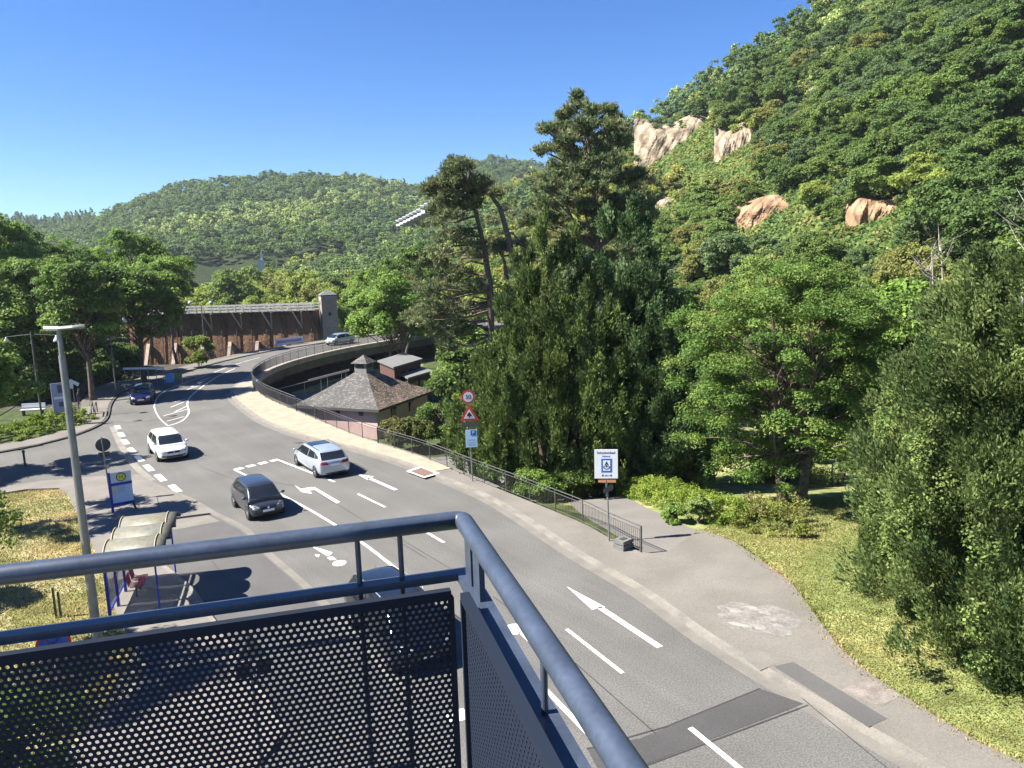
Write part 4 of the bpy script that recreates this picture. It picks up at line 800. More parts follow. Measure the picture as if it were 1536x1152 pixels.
def slate(name, c1, c2, c3, p1=.42, p2=.58, sc=9):
    m = mat(name, c1, .85); n = m.node_tree.nodes; l = m.node_tree.links; tc = n.new('ShaderNodeTexCoord'); b = n['Principled BSDF']
    vo = n.new('ShaderNodeTexVoronoi'); vo.inputs['Scale'].default_value = 5.5; nz = n.new('ShaderNodeTexNoise'); nz.inputs['Scale'].default_value = 1.1; nz.inputs['Detail'].default_value = 9; nz.inputs['Roughness'].default_value = .75
    mp = n.new('ShaderNodeMapping'); mp.inputs['Scale'].default_value = (1, 1, 1.8); l.new(tc.outputs['Object'], mp.inputs[0]); l.new(mp.outputs[0], vo.inputs[0]); l.new(tc.outputs['Object'], nz.inputs[0])
    r1_ = n.new('ShaderNodeValToRGB'); r1_.color_ramp.elements[0].position = p1; r1_.color_ramp.elements[1].position = p2; r1_.color_ramp.elements[0].color = (*c1, 1); r1_.color_ramp.elements[1].color = (*c2, 1); l.new(nz.outputs[0], r1_.inputs[0])
    mx = n.new('ShaderNodeMix'); mx.data_type = 'RGBA'; l.new(vo.outputs['Color'], n.new('ShaderNodeSeparateColor').inputs[0]); sp = [q for q in n if q.bl_idname == 'ShaderNodeSeparateColor'][-1]
    gt = n.new('ShaderNodeMath'); gt.operation = 'GREATER_THAN'; gt.inputs[1].default_value = .80; l.new(sp.outputs[0], gt.inputs[0]); l.new(gt.outputs[0], mx.inputs[0]); l.new(r1_.outputs[0], mx.inputs[6]); mx.inputs[7].default_value = (*c3, 1); l.new(mx.outputs[2], b.inputs['Base Color'])
    bp = n.new('ShaderNodeBump'); bp.inputs['Strength'].default_value = .7; bp.inputs['Distance'].default_value = .05; l.new(vo.outputs['Distance'], bp.inputs['Height']); l.new(bp.outputs[0], b.inputs['Normal']); return m
SLATE = slate('lichened_slate', (.048, .045, .042), (.072, .067, .062), (.115, .108, .10)); MOSSY = slate('mossy_brown_tiles', (.045, .035, .028), (.12, .085, .06), (.20, .15, .11))
apex = np.array([cen[0], cen[1]]); zA = D(547, 548, np.hypot(*cen))[2]; lz = zA-.25; lw = .68
top = [apex+lw*(-ua-ub), apex+lw*(ua-ub), apex+lw*(ua+ub), apex+lw*(ub-ua)]; low = [F_, L_, K_, R_]; rs = lz-.35
for i, (a, b, mm) in enumerate(((0, 1, SLATE), (1, 2, SLATE), (2, 3, SLATE), (3, 0, MOSSY))):
    V = []; N = 14
    for u in range(N+1):
        t = u/N
        for v in range(N+1):
            s = v/N; p = (low[a]*(1-s)+low[b]*s)*(1-t)+(top[a]*(1-s)+top[b]*s)*t; V.append(loc(p, ZE+(rs-ZE)*(t**1.18)))
    m = MB(); m.add(V, [(u*(N+1)+v, u*(N+1)+v+1, (u+1)*(N+1)+v+1, (u+1)*(N+1)+v) for u in range(N) for v in range(N)], True); rf = m.build('roof', mm, house, label=('mossy brown tiled roof slope' if i == 3 else None))
MB().prism([loc(p, 0)[:2] for p in (F_, R_, K_, L_)], ZE+3.38, ZE+3.585).build('eaves', mat('dark_eaves', (.05, .05, .05), .7), house)
ln = MB().prism([loc(p, 0)[:2] for p in [apex+(p-apex)*.92 for p in top]], rs+3.4, lz+4.15).build('roof_lantern', mat('grey_boards', (.16, .155, .15), .85, .2, 6), house)
m = MB(); cp = [loc(apex+(p-apex)*1.28, lz+.52) for p in top]; ap = loc(apex, lz+1.25); m.add(cp+[ap], [(0, 1, 4), (1, 2, 4), (2, 3, 4), (3, 0, 4), (3, 2, 1, 0)]).build('lantern_roof', SLATE, ln)
for q, w_ in ((apex-ub*lw*.93, ua), (apex-ua*lw*.93, ub)): MB().box(loc(q, lz+.28), (.8, .04, .42), math.atan2(w_[1], w_[0])).build('louvre', BLACK, ln)
# flat-roofed sheds behind
SHED = mat('dark_boards', (.035, .033, .032), .9, .3, 5); ROOFG = mat('grey_roofing_felt', (.12, .12, .118), .85, .1, 2)
for i, (P, zt, lb) in enumerate((([(566, 541), (590, 551), (634, 538), (606, 529)], 1.2, 'dark shed with flat grey roof behind the roof lantern'), ([(570, 549), (612, 567), (650, 556), (604, 542)], .2, 'lower dark annex with flat grey roof right of the pink house'))):
    P = [G(x, y, zt)[:2] for x, y in P]; c = np.mean(P, 0); e = empty('shed', (*c, -3.6), 0, lb, 'shed'); Q = [tuple(p-c) for p in P]
    MB().prism([tuple(np.array(q)*.9) for q in Q], -.2, zt+3.45).build('wall', SHED if i else mat('red_brown_boards', (.075, .03, .025), .9, .3, 5), e); MB().prism(Q, zt+3.46, zt+3.62).build('roof', ROOFG, e)
    a, b = np.array(Q[1])*.9, np.array(Q[2])*.9; d = unit(b-a); nrm = np.array([d[1], -d[0]])
    for f in (.3, .6): q = a+(b-a)*f+nrm*.03; MB().box((*q, zt+2.5), (.9, .05, .8), math.atan2(d[1], d[0])).build('window', GLASS, e)

# ------------------------------------------------------------------ brushwood wall (graduation works) and its tower
def brush_mat():
    m = mat('blackthorn_brushwood', (.12, .055, .028), .95, bump=.35, bscale=14); n = m.node_tree.nodes; l = m.node_tree.links; tc = n.new('ShaderNodeTexCoord'); mp = n.new('ShaderNodeMapping'); mp.inputs['Scale'].default_value = (1.2, 1.2, 3.0); l.new(tc.outputs['Object'], mp.inputs[0])
    nz = n.new('ShaderNodeTexNoise'); nz.inputs['Scale'].default_value = 2.2; nz.inputs['Detail'].default_value = 12; nz.inputs['Roughness'].default_value = .75; l.new(mp.outputs[0], nz.inputs[0]); rp = n.new('ShaderNodeValToRGB'); e = rp.color_ramp.elements
    e[0].position = .3; e[0].color = (.10, .052, .029, 1); e[1].position = .72; e[1].color = (.25, .132, .070, 1); l.new(nz.outputs[0], rp.inputs[0]); l.new(rp.outputs[0], n['Principled BSDF'].inputs['Base Color']); return m
GD = 125; g0 = D(476, 470, GD); g1 = D(150, 474, GD*1.0); gd = unit((g1-g0)[:2]); _c, _s = math.cos(-.42), math.sin(-.42); gd = np.array([gd[0]*_c-gd[1]*_s, gd[0]*_s+gd[1]*_c]); gn = np.array([gd[1], -gd[0]]); gn = gn if gn @ (-g0[:2]) > 0 else -gn; gl_ = np.linalg.norm((g1-g0)[:2])
zt = D(478, 465, GD)[2]; gw = empty('brushwood_wall', (g0[0], g0[1], -5), 0, 'long brown blackthorn brushwood wall with a railed walkway on top', 'graduation wall')
gp = lambda s, o, z: (gd[0]*s+gn[0]*o, gd[1]*s+gn[1]*o, z+5)
TIMB = mat('dark_timber', (.06, .045, .035), .9, .3, 4); TIMBP = mat('pale_timber', (.32, .26, .21), .9, .25, 3); TIMBW = mat('pale_rail_timber', (.45, .43, .40), .85, .2, 3)
m = MB(); nS, nZ = 160, 36; V = []; rg = np.random.default_rng(5)
for i in range(nS+1):
    for j in range(nZ+1): z = -5+(zt-.2+5)*j/nZ; V.append(gp(gl_*i/nS, 1.1-.5*j/nZ+rg.normal()*.012+(.03*math.sin(i*2*math.pi/(nS/(gl_/2.6)))), z))
m.add(V, [(i*(nZ+1)+j, (i+1)*(nZ+1)+j, (i+1)*(nZ+1)+j+1, i*(nZ+1)+j+1) for i in range(nS) for j in range(nZ)]); m.add([gp(0, 1.1, -5), gp(gl_, 1.1, -5), gp(gl_, -1.5, -5), gp(0, -1.5, -5), gp(0, .6, zt), gp(gl_, .6, zt), gp(gl_, -1.2, zt), gp(0, -1.2, zt)], [(0, 4, 7, 3), (1, 2, 6, 5), (2, 3, 7, 6)])
m.build('brushwood', brush_mat(), gw)
m = MB().bar(gp(0, .12, zt+.05), gp(gl_, .12, zt+.05), 2.8, .10); m.build('walkway', TIMB, gw)
rl = MB()
for o in (1.5, -1.25):
    for z in (1.05, .62): rl.bar(gp(0, o, zt+z), gp(gl_, o, zt+z), .09, .14)
    rl.bar(gp(0, o, zt+.16), gp(gl_, o, zt+.16), .05, .14)
    for s in np.arange(0, gl_, 1.25): rl.bar(gp(s, o, zt), gp(s, o, zt+1.1), .12, .12)
rl.build('handrail', TIMBW, gw)
for s in np.arange(.8, gl_, 2.4):
    MB().bar(gp(s-.9, .8, zt-2.7), gp(s+.25, 1.5, zt-.05), .2, .2).bar(gp(s-.9, .9, zt-2.2), gp(s-1.1, 1.5, zt-.10), .2, .2).bar(gp(s-1.1, .7, zt-.12), gp(s-1.1, 1.5, zt-.12), .22, .22).build('brace', TIMBP if int(s/2.4) % 2 else TIMB, gw)  # pale and dark braces alternate: lit and shaded timber put into the colour
    MB().bar(gp(s, 1.2, -5), gp(s, .82, zt), .12, .12).build('post', TIMB, gw)
for s in np.arange(5.2, gl_, 4.4): MB().bar(gp(s+.0, 2.9, -5), gp(s-.1, 1.0, -.4), .55, .45).build('buttress', TIMBP, gw)
tc_ = D(493.5, 480, GD+1.0); TX_ = (tc_[0], tc_[1]); ta_ = math.atan2(gd[1], gd[0])+.45; zr = D(493, 444, GD)[2]
tw = empty('stone_tower', (*TX_, -5), ta_, 'pale rendered square tower at the end of the brushwood wall', 'tower'); ROUGH = mat('patchy_render', (.27, .235, .205), .92, .25, .5, fine=.15, fscale=4)
MB().box((0, 0, (zr+5)/2), (2.4, 2.4, zr+5)).build('wall', ROUGH, tw); MB().box((0, 0, zr+5.1), (2.55, 2.55, .16)).add([(-1.34, -1.34, zr+5.19), (1.34, -1.34, zr+5.19), (1.34, 1.34, zr+5.19), (-1.34, 1.34, zr+5.19), (0, 0, zr+6.0)], [(0, 1, 4), (1, 2, 4), (2, 3, 4), (3, 0, 4)]).build('roof', mat('grey_roof', (.10, .10, .10), .8, .2, 3), tw)
for p, s in (((1.21, 0, zr+4.0), (.05, .5, .7)), ((-1.21, .1, zr+4.0), (.05, .5, .7)), ((0, 1.21, zr+2.2), (.4, .05, .5)), ((0, -1.21, zr+4), (.5, .05, .7))): MB().box(p, s).build('window', BLACK, tw)
# people on the walkway are only two pale specks: two white globes stand in for them
for i, x in enumerate((285, 316)):
    c = D(x, 455, GD-1.5); e = empty('walkway_figure', c, 0, ('left', 'right')[i]+' one of two small pale figures on the walkway of the brushwood wall', 'figure'); MB().lathe([(.01, .35), (.2, .28), (.28, .1), (.2, -.1), (.05, -.2), (.03, -.8)], n=12).build('globe', SIGN_WHITE, e)
# banner, guard rail, blue poster by the wall
def banner(name, p0, p1, z0, z1, m, label, catg, strp=None, posts=True):
    c = (p0+p1)/2; e = empty(name, (c[0], c[1], 0), math.atan2(p1[1]-p0[1], p1[0]-p0[0]), label, catg); L = np.linalg.norm((p1-p0)[:2])
    MB().box((0, 0, (z0+z1)/2), (L, .03, z1-z0)).build('sheet', m, e)
    if strp: MB().box((0, -.02, (z0+z1)/2), (L*.9, .02, (z1-z0)*.4)).build('print', strp, e)
    if posts:
        for s in (-.48, .48): MB().tube([(L*s, .05, z0-1.0), (L*s, .05, z1)], .035, 6).build('post', GALV, e)
    return e
banner('banner', D(413, 520, 112), D(455, 514, 115), .25, 1.2, SIGN_WHITE, 'white banner with violet print tied along the bridge railing', 'banner', mat('violet_print', (.25, .22, .45), .6))
banner('poster', D(246, 548, 82), D(258, 547, 82), .35, 1.2, mat('poster_blue', (.05, .22, .55), .5), 'bright blue poster at the end of the white guard rail', 'poster'); banner('poster', D(259, 547, 83), D(271, 545, 83), .5, 1.1, mat('poster_green', (.08, .20, .07), .5), 'green poster beside the bright blue one', 'poster')
g = empty('guard_rail', (0, 0, 0), 0, 'white guard rail under the trees left of the blue poster', 'guard rail'); a, b = D(184, 550, 83)-[0, 0, .2], D(246, 549, 83)-[0, 0, .2]; MB().bar(a, b, .06, .2).build('beam', SIGN_WHITE, g)
for t in np.linspace(.03, .97, 6): q = a*(1-t)+b*t; MB().tube([(q[0], q[1], -.2), q], .035, 6).build('post', GALV, g)
# far buildings
WB = mat('white_render', (.46, .46, .455), .8); HD_ = 424; q0, q1 = D(603, 335, 446), D(652, 310, 404); c = (q0+q1)/2; e = empty('hill_building', (c[0], c[1], Hs(c[0], c[1])), math.atan2(q1[1]-q0[1], q1[0]-q0[0]), 'long white building with dark window bands stepping down the wooded slope', 'building')
Lb = np.linalg.norm((q1-q0)[:2]); zb0 = c[2]-Hs(c[0], c[1]); PR = mat('pale_roof', (.45, .46, .48), .6)
for i in range(9):
    t = (i+.5)/9; x = (t-.5)*Lb; z = zb0+(t-.5)*(q1[2]-q0[2]); w_ = Lb/9+.05; up_ = .9 if i > 6 else 0
    MB().box((x, .02*i, z-.4+up_/2), (w_, 7, 3.0+up_)).build('wall', WB, e); MB().box((x, -.1+.02*i, z+1.2+up_), (w_, 7.6, .4)).build('roof', PR, e); MB().box((x, -3.5+.02*i, z-.15+up_), (w_*.98, .15, 1.1)).build('window', GLASS, e)
hc = D(391, 391, 330); e = empty('church_tower', (hc[0], hc[1], Hs(hc[0], hc[1])), .3, 'tiny white church tower with pointed turret between the valley trees', 'church'); zq = hc[2]-Hs(hc[0], hc[1])-3; e.scale = (1, 1, 1); MB().box((0, 0, (zq+3.3)/2), (2.6, 2.2, zq+3.3)).build('wall', WB, e); MB().box((.4, 0, zq+4.2), (.8, .8, 2.4)).build('turret', WB, e); MB().add([(-.2, -.6, zq+5.4), (1, -.6, zq+5.4), (1, .6, zq+5.4), (-.2, .6, zq+5.4), (.4, 0, zq+7.2)], [(0, 1, 4), (1, 2, 4), (2, 3, 4), (3, 0, 4)]).build('spire', GALV, e)

# ------------------------------------------------------------------ lamps
def bell(e, x, z):
    MB().lathe([(.03, .16), (.06, .12), (.09, .02), (.2, -.16), (.27, -.34), (.25, -.34), (.02, -.1)], (x, 0, z), 16).build('lamp_shade', mat('bell_white', (.6, .6, .57), .5) if 'bell_white' not in bpy.data.materials else bpy.data.materials['bell_white'], e)
def bell_lamp(x, y, top, arms, label, rz=0, dist=None):
    c = G(x, y) if dist is None else D(x, y, dist); d = math.hypot(c[0], c[1]); h_ = D(x-8, top, d)[2]; e = empty('street_lamp', (c[0], c[1], Hs(c[0], c[1])), rz, label, 'street lamp', 'bell shaped street lamps'); hh = h_-Hs(c[0], c[1])
    MB().tube([(0, 0, -.3), (0, 0, 3), (0, 0, hh)], [.085, .075, .05], 10).build('pole', GALV_DARK, e)
    for s in arms:
        MB().tube([(0, 0, hh-.2), (s*.8, 0, hh-.25), (s*1.85, 0, hh-.35)] if len(arms) > 1 else [(0, 0, hh-.3), (s*1.35, 0, hh-.3)], .022, 6).build('arm', GALV_DARK, e); bell(e, s*(1.85 if len(arms) > 1 else 1.4), hh-.5)
bell_lamp(63, 628, 497, (-1, 1), 'double-armed bell lamp standing in the green hedge on the left', .1)
bell_lamp(172, 565, 470, (1,), 'single-armed bell lamp in front of the spreading tree left of the brushwood wall', 0, 78)
bell_lamp(310, 546, 458, (), 'thin lamp pole standing before the brushwood wall by the young tree')
c = G(152, 1004); d = math.hypot(c[0], c[1]); hh = D(93, 494, d)[2]; e = empty('street_lamp', (c[0], c[1], 0), .12, 'tall tapered grey lamp post with two flat lamp heads beside the bus shelter', 'street lamp')
MB().tube([(0, 0, -.3), (0, 0, 1.2), (0, 0, hh*.55), (0, 0, hh-.7)], [.135, .13, .105, .088], 18).build('pole', GALV, e); MB().tube([(0, 0, hh-.72), (0, 0, hh-.02)], [.065, .06], 14).build('neck', GALV, e)
for s, L in ((-1, .42), (1, .75)):
    m = MB(); P = [(0, .08), (.15, .1), (L*.6, .11), (L, .07)]
    V = [(s*(x-.06), yy*q, hh+.02+z+.05*x) for x, yy in P for q, z in ((-1, .0), (-.7, .06), (.7, .06), (1, .0), (.6, -.05), (-.6, -.05))]
    m.add(V, [(i*6+k, i*6+(k+1) % 6, (i+1)*6+(k+1) % 6, (i+1)*6+k) for i in range(3) for k in range(6)]+[(5, 4, 3, 2, 1, 0), (18, 19, 20, 21, 22, 23)]); m.build('lamp_head', SIGN_WHITE if s < 0 else GALV, e)

# ------------------------------------------------------------------ signs
def face(e, name, M, poly, m, y, th_=.012, parent=None):
    """flat plate in the sign's x-z plane, front towards -y"""
    k = MB(); tri = tessellate_polygon([[Vector((p[0], p[1], 0)) for p in poly]]); n = len(poly)
    k.add([(p[0], y-th_, p[1]) for p in poly], [tuple(t) for t in tri]); k.add([(p[0], y, p[1]) for p in poly], [tuple(reversed(t)) for t in tri])
    k.add([(p[0], y-th_, p[1]) for p in poly]+[(p[0], y, p[1]) for p in poly], [(i, (i+1) % n, n+(i+1) % n, n+i) for i in range(n)]); return k.build(name, m, parent or e)
def circ(x, z, r, n=28): return [(x+r*math.cos(2*math.pi*i/n), z+r*math.sin(2*math.pi*i/n)) for i in range(n)]
def rect(x, z, w, h_): return [(x-w/2, z-h_/2), (x+w/2, z-h_/2), (x+w/2, z+h_/2), (x-w/2, z+h_/2)]
def tri_(x, z, a): r = a*.866; return [(x-a/2, z), (x+a/2, z), (x, z+r)]
def TM(x, y, z): return Matrix.Translation((x, y, z)) @ Matrix.Rotation(math.pi/2, 4, 'X')
def facing(p): return -math.atan2(p[0], p[1])
c = G(709, 722, .1); e = empty('traffic_sign', c, facing(c)+.05, 'post with round 50 sign over red triangle and blue parking board', 'traffic sign')
sc = .62; MB().tube([(0, .04, -.1), (-.06, .04, 4.75)], .036, 10).build('pole', GALV, e)
p_ = face(e, 'round_sign', None, circ(-.06, 4.45, .34), SIGN_RED, 0); face(e, 'disc', None, circ(-.06, 4.45, .255), SIGN_WHITE, -.014, .004, p_); text('number', '50', .29, TM(-.06, -.022, 4.45), BLACK, p_)
p_ = face(e, 'warning_triangle', None, tri_(-.04, 3.22, .96), SIGN_RED, 0); face(e, 'inner', None, tri_(-.04, 3.33, .58), SIGN_WHITE, -.014, .004, p_)
sy = MB()
for q in ([(-.03, 3.37), (.03, 3.37), (.03, 3.45), (-.03, 3.45)], [(-.16, 3.45), (.16, 3.45), (.09, 3.53), (-.09, 3.53)], [(-.12, 3.53), (.12, 3.53), (.0, 3.68)]):
    sy.add([(x-.04, -.024, z) for x, z in q], [tuple(range(len(q)))])
sy.build('tree_symbol', BLACK, p_)
face(e, 'plate_board', None, rect(-.04, 3.02, .78, .26), SIGN_BACK, 0)
p_ = face(e, 'parking_board', None, rect(0.02, 2.28, .60, .92), mat('pale_blue_board', (.42, .60, .74), .5), 0); face(e, 'blue_field', None, rect(.13, 2.57, .28, .28), SIGN_BLUE, -.014, .004, p_); text('letter', 'P', .26, TM(.13, -.022, 2.57), SIGN_WHITE, p_)
for z in (2.22, 2.08, 1.96): face(e, 'text_line', None, rect(.0, z, .42, .035), mat('faded_text', (.28, .42, .55), .6) if 'faded_text' not in bpy.data.materials else bpy.data.materials['faded_text'], -.014, .003, p_)
c = G(914, 812, .1); e = empty('bathing_sign', c, facing(c)+.03, 'white swimming pool sign with blue framed symbol on a post by the ramp', 'sign')
MB().tube([(0, .04, -.1), (-.10, .04, 3.75)], .034, 10).build('pole', GALV, e)
X0 = -.10; bd = face(e, 'board', None, rect(X0, 3.22, .92, 1.18), SIGN_WHITE, 0, .03); face(e, 'blue_frame', None, rect(X0+.02, 3.16, .42, .56), SIGN_BLUE, -.032, .004, bd); face(e, 'symbol_field', None, rect(X0+.02, 3.16, .28, .42), SIGN_WHITE, -.038, .004, bd)
sy = MB(); 
def flat(poly, y): sy.add([(x, y, z) for x, z in poly], [tuple(range(len(poly)))])
flat([(X0-.07, 3.17), (X0-.02, 3.17), (X0+.02, 3.23), (X0+.06, 3.17), (X0+.11, 3.17), (X0+.02, 3.34)], -.046); flat([(X0-.005, 3.10), (X0+.045, 3.10), (X0+.045, 3.18), (X0-.005, 3.18)], -.0455)
for k_ in range(10):
    a0, a1 = math.pi+math.pi*k_/10, math.pi+math.pi*(k_+1)/10; flat([(X0+.02+.10*math.cos(a0), 3.11+.075*math.sin(a0)), (X0+.02+.10*math.cos(a1), 3.11+.075*math.sin(a1)), (X0+.02+.135*math.cos(a1), 3.11+.11*math.sin(a1)), (X0+.02+.135*math.cos(a0), 3.11+.11*math.sin(a0))][::-1], -.046)
flat([(X0-.115, 3.105), (X0+.155, 3.105), (X0+.155, 3.13), (X0-.115, 3.13)], -.0458)
for x, s in ((-.13, 1), (.19, 1)):
    b_ = 2.70; flat([(X0+x-.015, b_), (X0+x+.015, b_), (X0+x+.015, b_+.05), (X0+x-.015, b_+.05)], -.034); flat([(X0+x-.05, b_+.05), (X0+x+.05, b_+.05), (X0+x, b_+.11)], -.034)
sy.build('symbol', BLACK, bd)
text('heading', 'Schwimmbad', .135, TM(X0, -.034, 3.68), BLACK, bd); text('subheading', 'Salinental', .085, TM(X0, -.034, 3.54), SIGN_BLUE, bd); text('distance', '200 m', .075, TM(X0+.03, -.034, 2.75), BLACK, bd)
face(e, 'orange_strip', None, rect(X0+.03, 2.52, .70, .13), SIGN_ORANGE, 0); 
face(e, 'arrow_board', None, [(-.24, 2.16), (-.22, 2.02), (-.14, 2.0), (.18, 2.18), (.17, 2.36), (.10, 2.40)], BLACK, -.01); MB().tube([(-.09, .01, 1.9), (-.10, .01, 2.55)], .03, 8).build('clamp', GALV_DARK, e)
# grey box at its foot
c = G(935, 822, .1); e = empty('concrete_block', c, .75, 'small grey slotted concrete block at the foot of the railing', 'block'); k = MB()
k.box((0, 0, .09), (.62, .50, .18)).box((0, 0, .21), (.56, .44, .05)).box((0, 0, .31), (.62, .50, .14)); k.build('body', mat('grey_block', (.12, .118, .11), .9, .25, 6), e); MB().box((0, 0, .385), (.30, .2, .02)).build('lid', IRON, e)
# bus stop board
c = G(187, 766, .09); e = empty('bus_stop_sign', c, facing(c)+.10, 'blue framed bus stop board with green and yellow H disc', 'bus stop sign'); hz = 1.95
MB().box((-.50, 0, hz/2), (.11, .10, hz)).build('post', DEEP_BLUE, e); MB().tube([(.38, -.05, .4), (.50, -.05, 0)], .05, 8).build('foot', BLACK, e)
bd = MB().box((.0, 0, hz*.58), (.88, .07, hz*.80)).build('board', mat('board_pale_blue', (.50, .58, .70), .45), e); MB().box((.0, -.045, hz*.70), (.90, .03, .13)).build('band', DEEP_BLUE, bd); MB().box((.0, -.045, hz*.20), (.90, .03, .13)).build('band', DEEP_BLUE, bd); MB().box((0, -.04, hz*.86), (.86, .02, .47)).build('top_panel', SIGN_WHITE, bd)
p_ = face(e, 'disc', None, circ(.0, hz*.865, .215), SIGN_GREEN, -.055, .01, bd); face(e, 'disc_field', None, circ(.0, hz*.865, .17), SIGN_YELLOW, -.066, .004, bd); text('letter', 'H', .24, TM(0, -.074, hz*.865), SIGN_GREEN, bd)
for i in range(3): MB().box((-.34, -.045, hz*.62-.13*i), (.10, .02, .10)).build('line_number', SIGN_YELLOW, bd)
for i in range(4): MB().box((-.04, -.041, hz*.63-.09*i), (.30, .012, .025)).build('text_line', mat('print_grey', (.25, .32, .45), .6) if 'print_grey' not in bpy.data.materials else bpy.data.materials['print_grey'], bd)
# backs of traffic signs
c = G(166, 750, .09); e = empty('traffic_sign', c, facing(c)+math.pi+.1, 'back of a round traffic sign on a thin post left of the bus stop board', 'traffic sign'); hh = D(159, 656, math.hypot(c[0], c[1]))[2]-.09
MB().tube([(0, .05, -.1), (.09, .05, hh+.05)], .033, 8).build('pole', GALV, e); face(e, 'round_plate', None, circ(.05, hh-.36, .34), SIGN_BACK, 0); face(e, 'small_plate', None, rect(.05, hh-.84, .50, .24), SIGN_BACK, 0)
q = D(378, 985, 16.5); c = np.array([q[0], q[1], 0]); e = empty('traffic_sign', c, facing(c)+math.pi, 'back of a traffic sign with two dark boxes seen through the perforated sheet', 'traffic sign'); zz = q[2]
MB().tube([(0, .05, -.1), (.05, .05, zz+.55)], .034, 8).build('pole', GALV, e); face(e, 'plate', None, tri_(0, zz-.02, .62), SIGN_BACK, 0); face(e, 'plate_frame', None, tri_(0, zz-.05, .70), GALV, .02)
for x in (-.22, .20): MB().box((x, 0, zz-.28), (.30, .12, .30)).build('signal_box', BLACK, e)
q = D(80, 966, 16.0); c = np.array([q[0], q[1], 0]); e = empty('traffic_sign', c, facing(c), 'blue and red no stopping disc behind the balcony rail on the left', 'traffic sign'); zz = q[2]
MB().tube([(0, .05, -.1), (0, .05, zz+.36)], .03, 8).build('pole', GALV, e); p_ = face(e, 'disc', None, circ(0, zz, .29), SIGN_RED, 0); face(e, 'blue_field', None, circ(0, zz, .235), SIGN_BLUE, -.014, .003, p_)
k = MB(); 
for s in (1, -1): k.bar((-.17, -.022, -.17*s+zz), (.17, -.022, .17*s+zz), .006, .055, up=(0, 1, 0))
k.build('cross_bar', SIGN_RED, p_)
# blue information board, arrow board, bench on the left
c = G(94, 640); e = empty('information_board', c, facing(c)+.1, 'tall bluish information board on two posts behind the lamp post', 'information board')
for s in (-.42, .42): MB().tube([(s, .06, -.2), (s, .06, 3.3)], .05, 8).build('post', GALV_DARK, e)
bd = MB().box((0, 0, 2.2), (.9, .08, 2.2)).build('board', mat('grey_blue_board', (.24, .27, .40), .5), e); MB().box((.2, -.05, 2.85), (.5, .02, .6)).build('picture', mat('dark_picture', (.05, .07, .12), .5), bd); MB().box((0.0, -.05, 2.2), (.7, .02, .18)).build('strip', SIGN_WHITE, bd); MB().box((.2, -.05, 1.7), (.5, .02, .35)).build('picture', bpy.data.materials['dark_picture'], bd)
c = G(114, 618); e = empty('arrow_sign', c, facing(c), 'small white arrow sign at the start of the iron fence', 'sign'); MB().tube([(0, .03, 0), (0, .03, 2.3)], .03, 8).build('pole', GALV_DARK, e); face(e, 'plate', None, [(-.5, 2.25), (-.1, 2.75), (.5, 2.35), (.35, 2.1), (.05, 2.35), (.02, 1.95), (-.25, 2.0)], SIGN_WHITE, 0)
c = G(50, 622); e = empty('bench', (c[0], c[1], Hs(c[0], c[1])), .15, 'white park bench in the shade behind the bright hedge', 'bench'); MB().box((0, 0, .46), (1.8, .45, .06)).build('seat', SIGN_WHITE, e); MB().box((0, .25, .78), (1.8, .05, .32)).build('backrest', SIGN_WHITE, e)
for s in (-.7, .7): MB().box((s, 0, .22), (.08, .4, .43)).build('leg', GALV_DARK, e)
c = G(88, 925); e = empty('bollard', (c[0], c[1], 0), .3, 'dark green double post standing in the dry grass', 'post')
MB().box((-.07, 0, .5), (.05, .1, 1.1)).build('post', mat('dark_green', (.02, .05, .035), .5), e); MB().box((.07, 0, .42), (.05, .1, .9)).build('post', bpy.data.materials['dark_green'], e)
c = G(38, 700); e = empty('bollard', (c[0], c[1], 0), 0, 'dark slim bollard on the shaded side street edge', 'bollard'); MB().lathe([(.06, 0), (.06, .85), (.09, .9), (.07, 1.0), (.01, 1.03)], n=12).build('shaft', IRON, e)

# ------------------------------------------------------------------ bus shelter
zc_ = 2.35; A0 = G(160, 826, zc_)[:2]; A1 = G(252, 815, zc_)[:2]; B0 = G(137, 783, zc_)[:2]; ax = unit(A1-A0); al = np.array([-ax[1], ax[0]]); depth = np.linalg.norm(A1-A0); Ls = 3.75; o = A0-al*.55
sh = empty('bus_shelter', (*o, .09), math.atan2(ax[1], ax[0]), 'blue framed bus shelter with three yellowed barrel roofs', 'bus shelter')
VAULT = mat('yellowed_plastic', (.17, .155, .095), .55, .2, 1.6, col2=(.16, .16, .15), fine=.22, fscale=7); n_ = VAULT.node_tree.nodes; l_ = VAULT.node_tree.links
tr = n_.new('ShaderNodeBsdfTranslucent'); tr.inputs['Color'].default_value = (.35, .34, .26, 1); ms = n_.new('ShaderNodeMixShader'); ms.inputs[0].default_value = .25; l_.new(n_['Principled BSDF'].outputs[0], ms.inputs[1]); l_.new(tr.outputs[0], ms.inputs[2]); l_.new(ms.outputs[0], n_['Material Output'].inputs['Surface'])
w = Ls/3
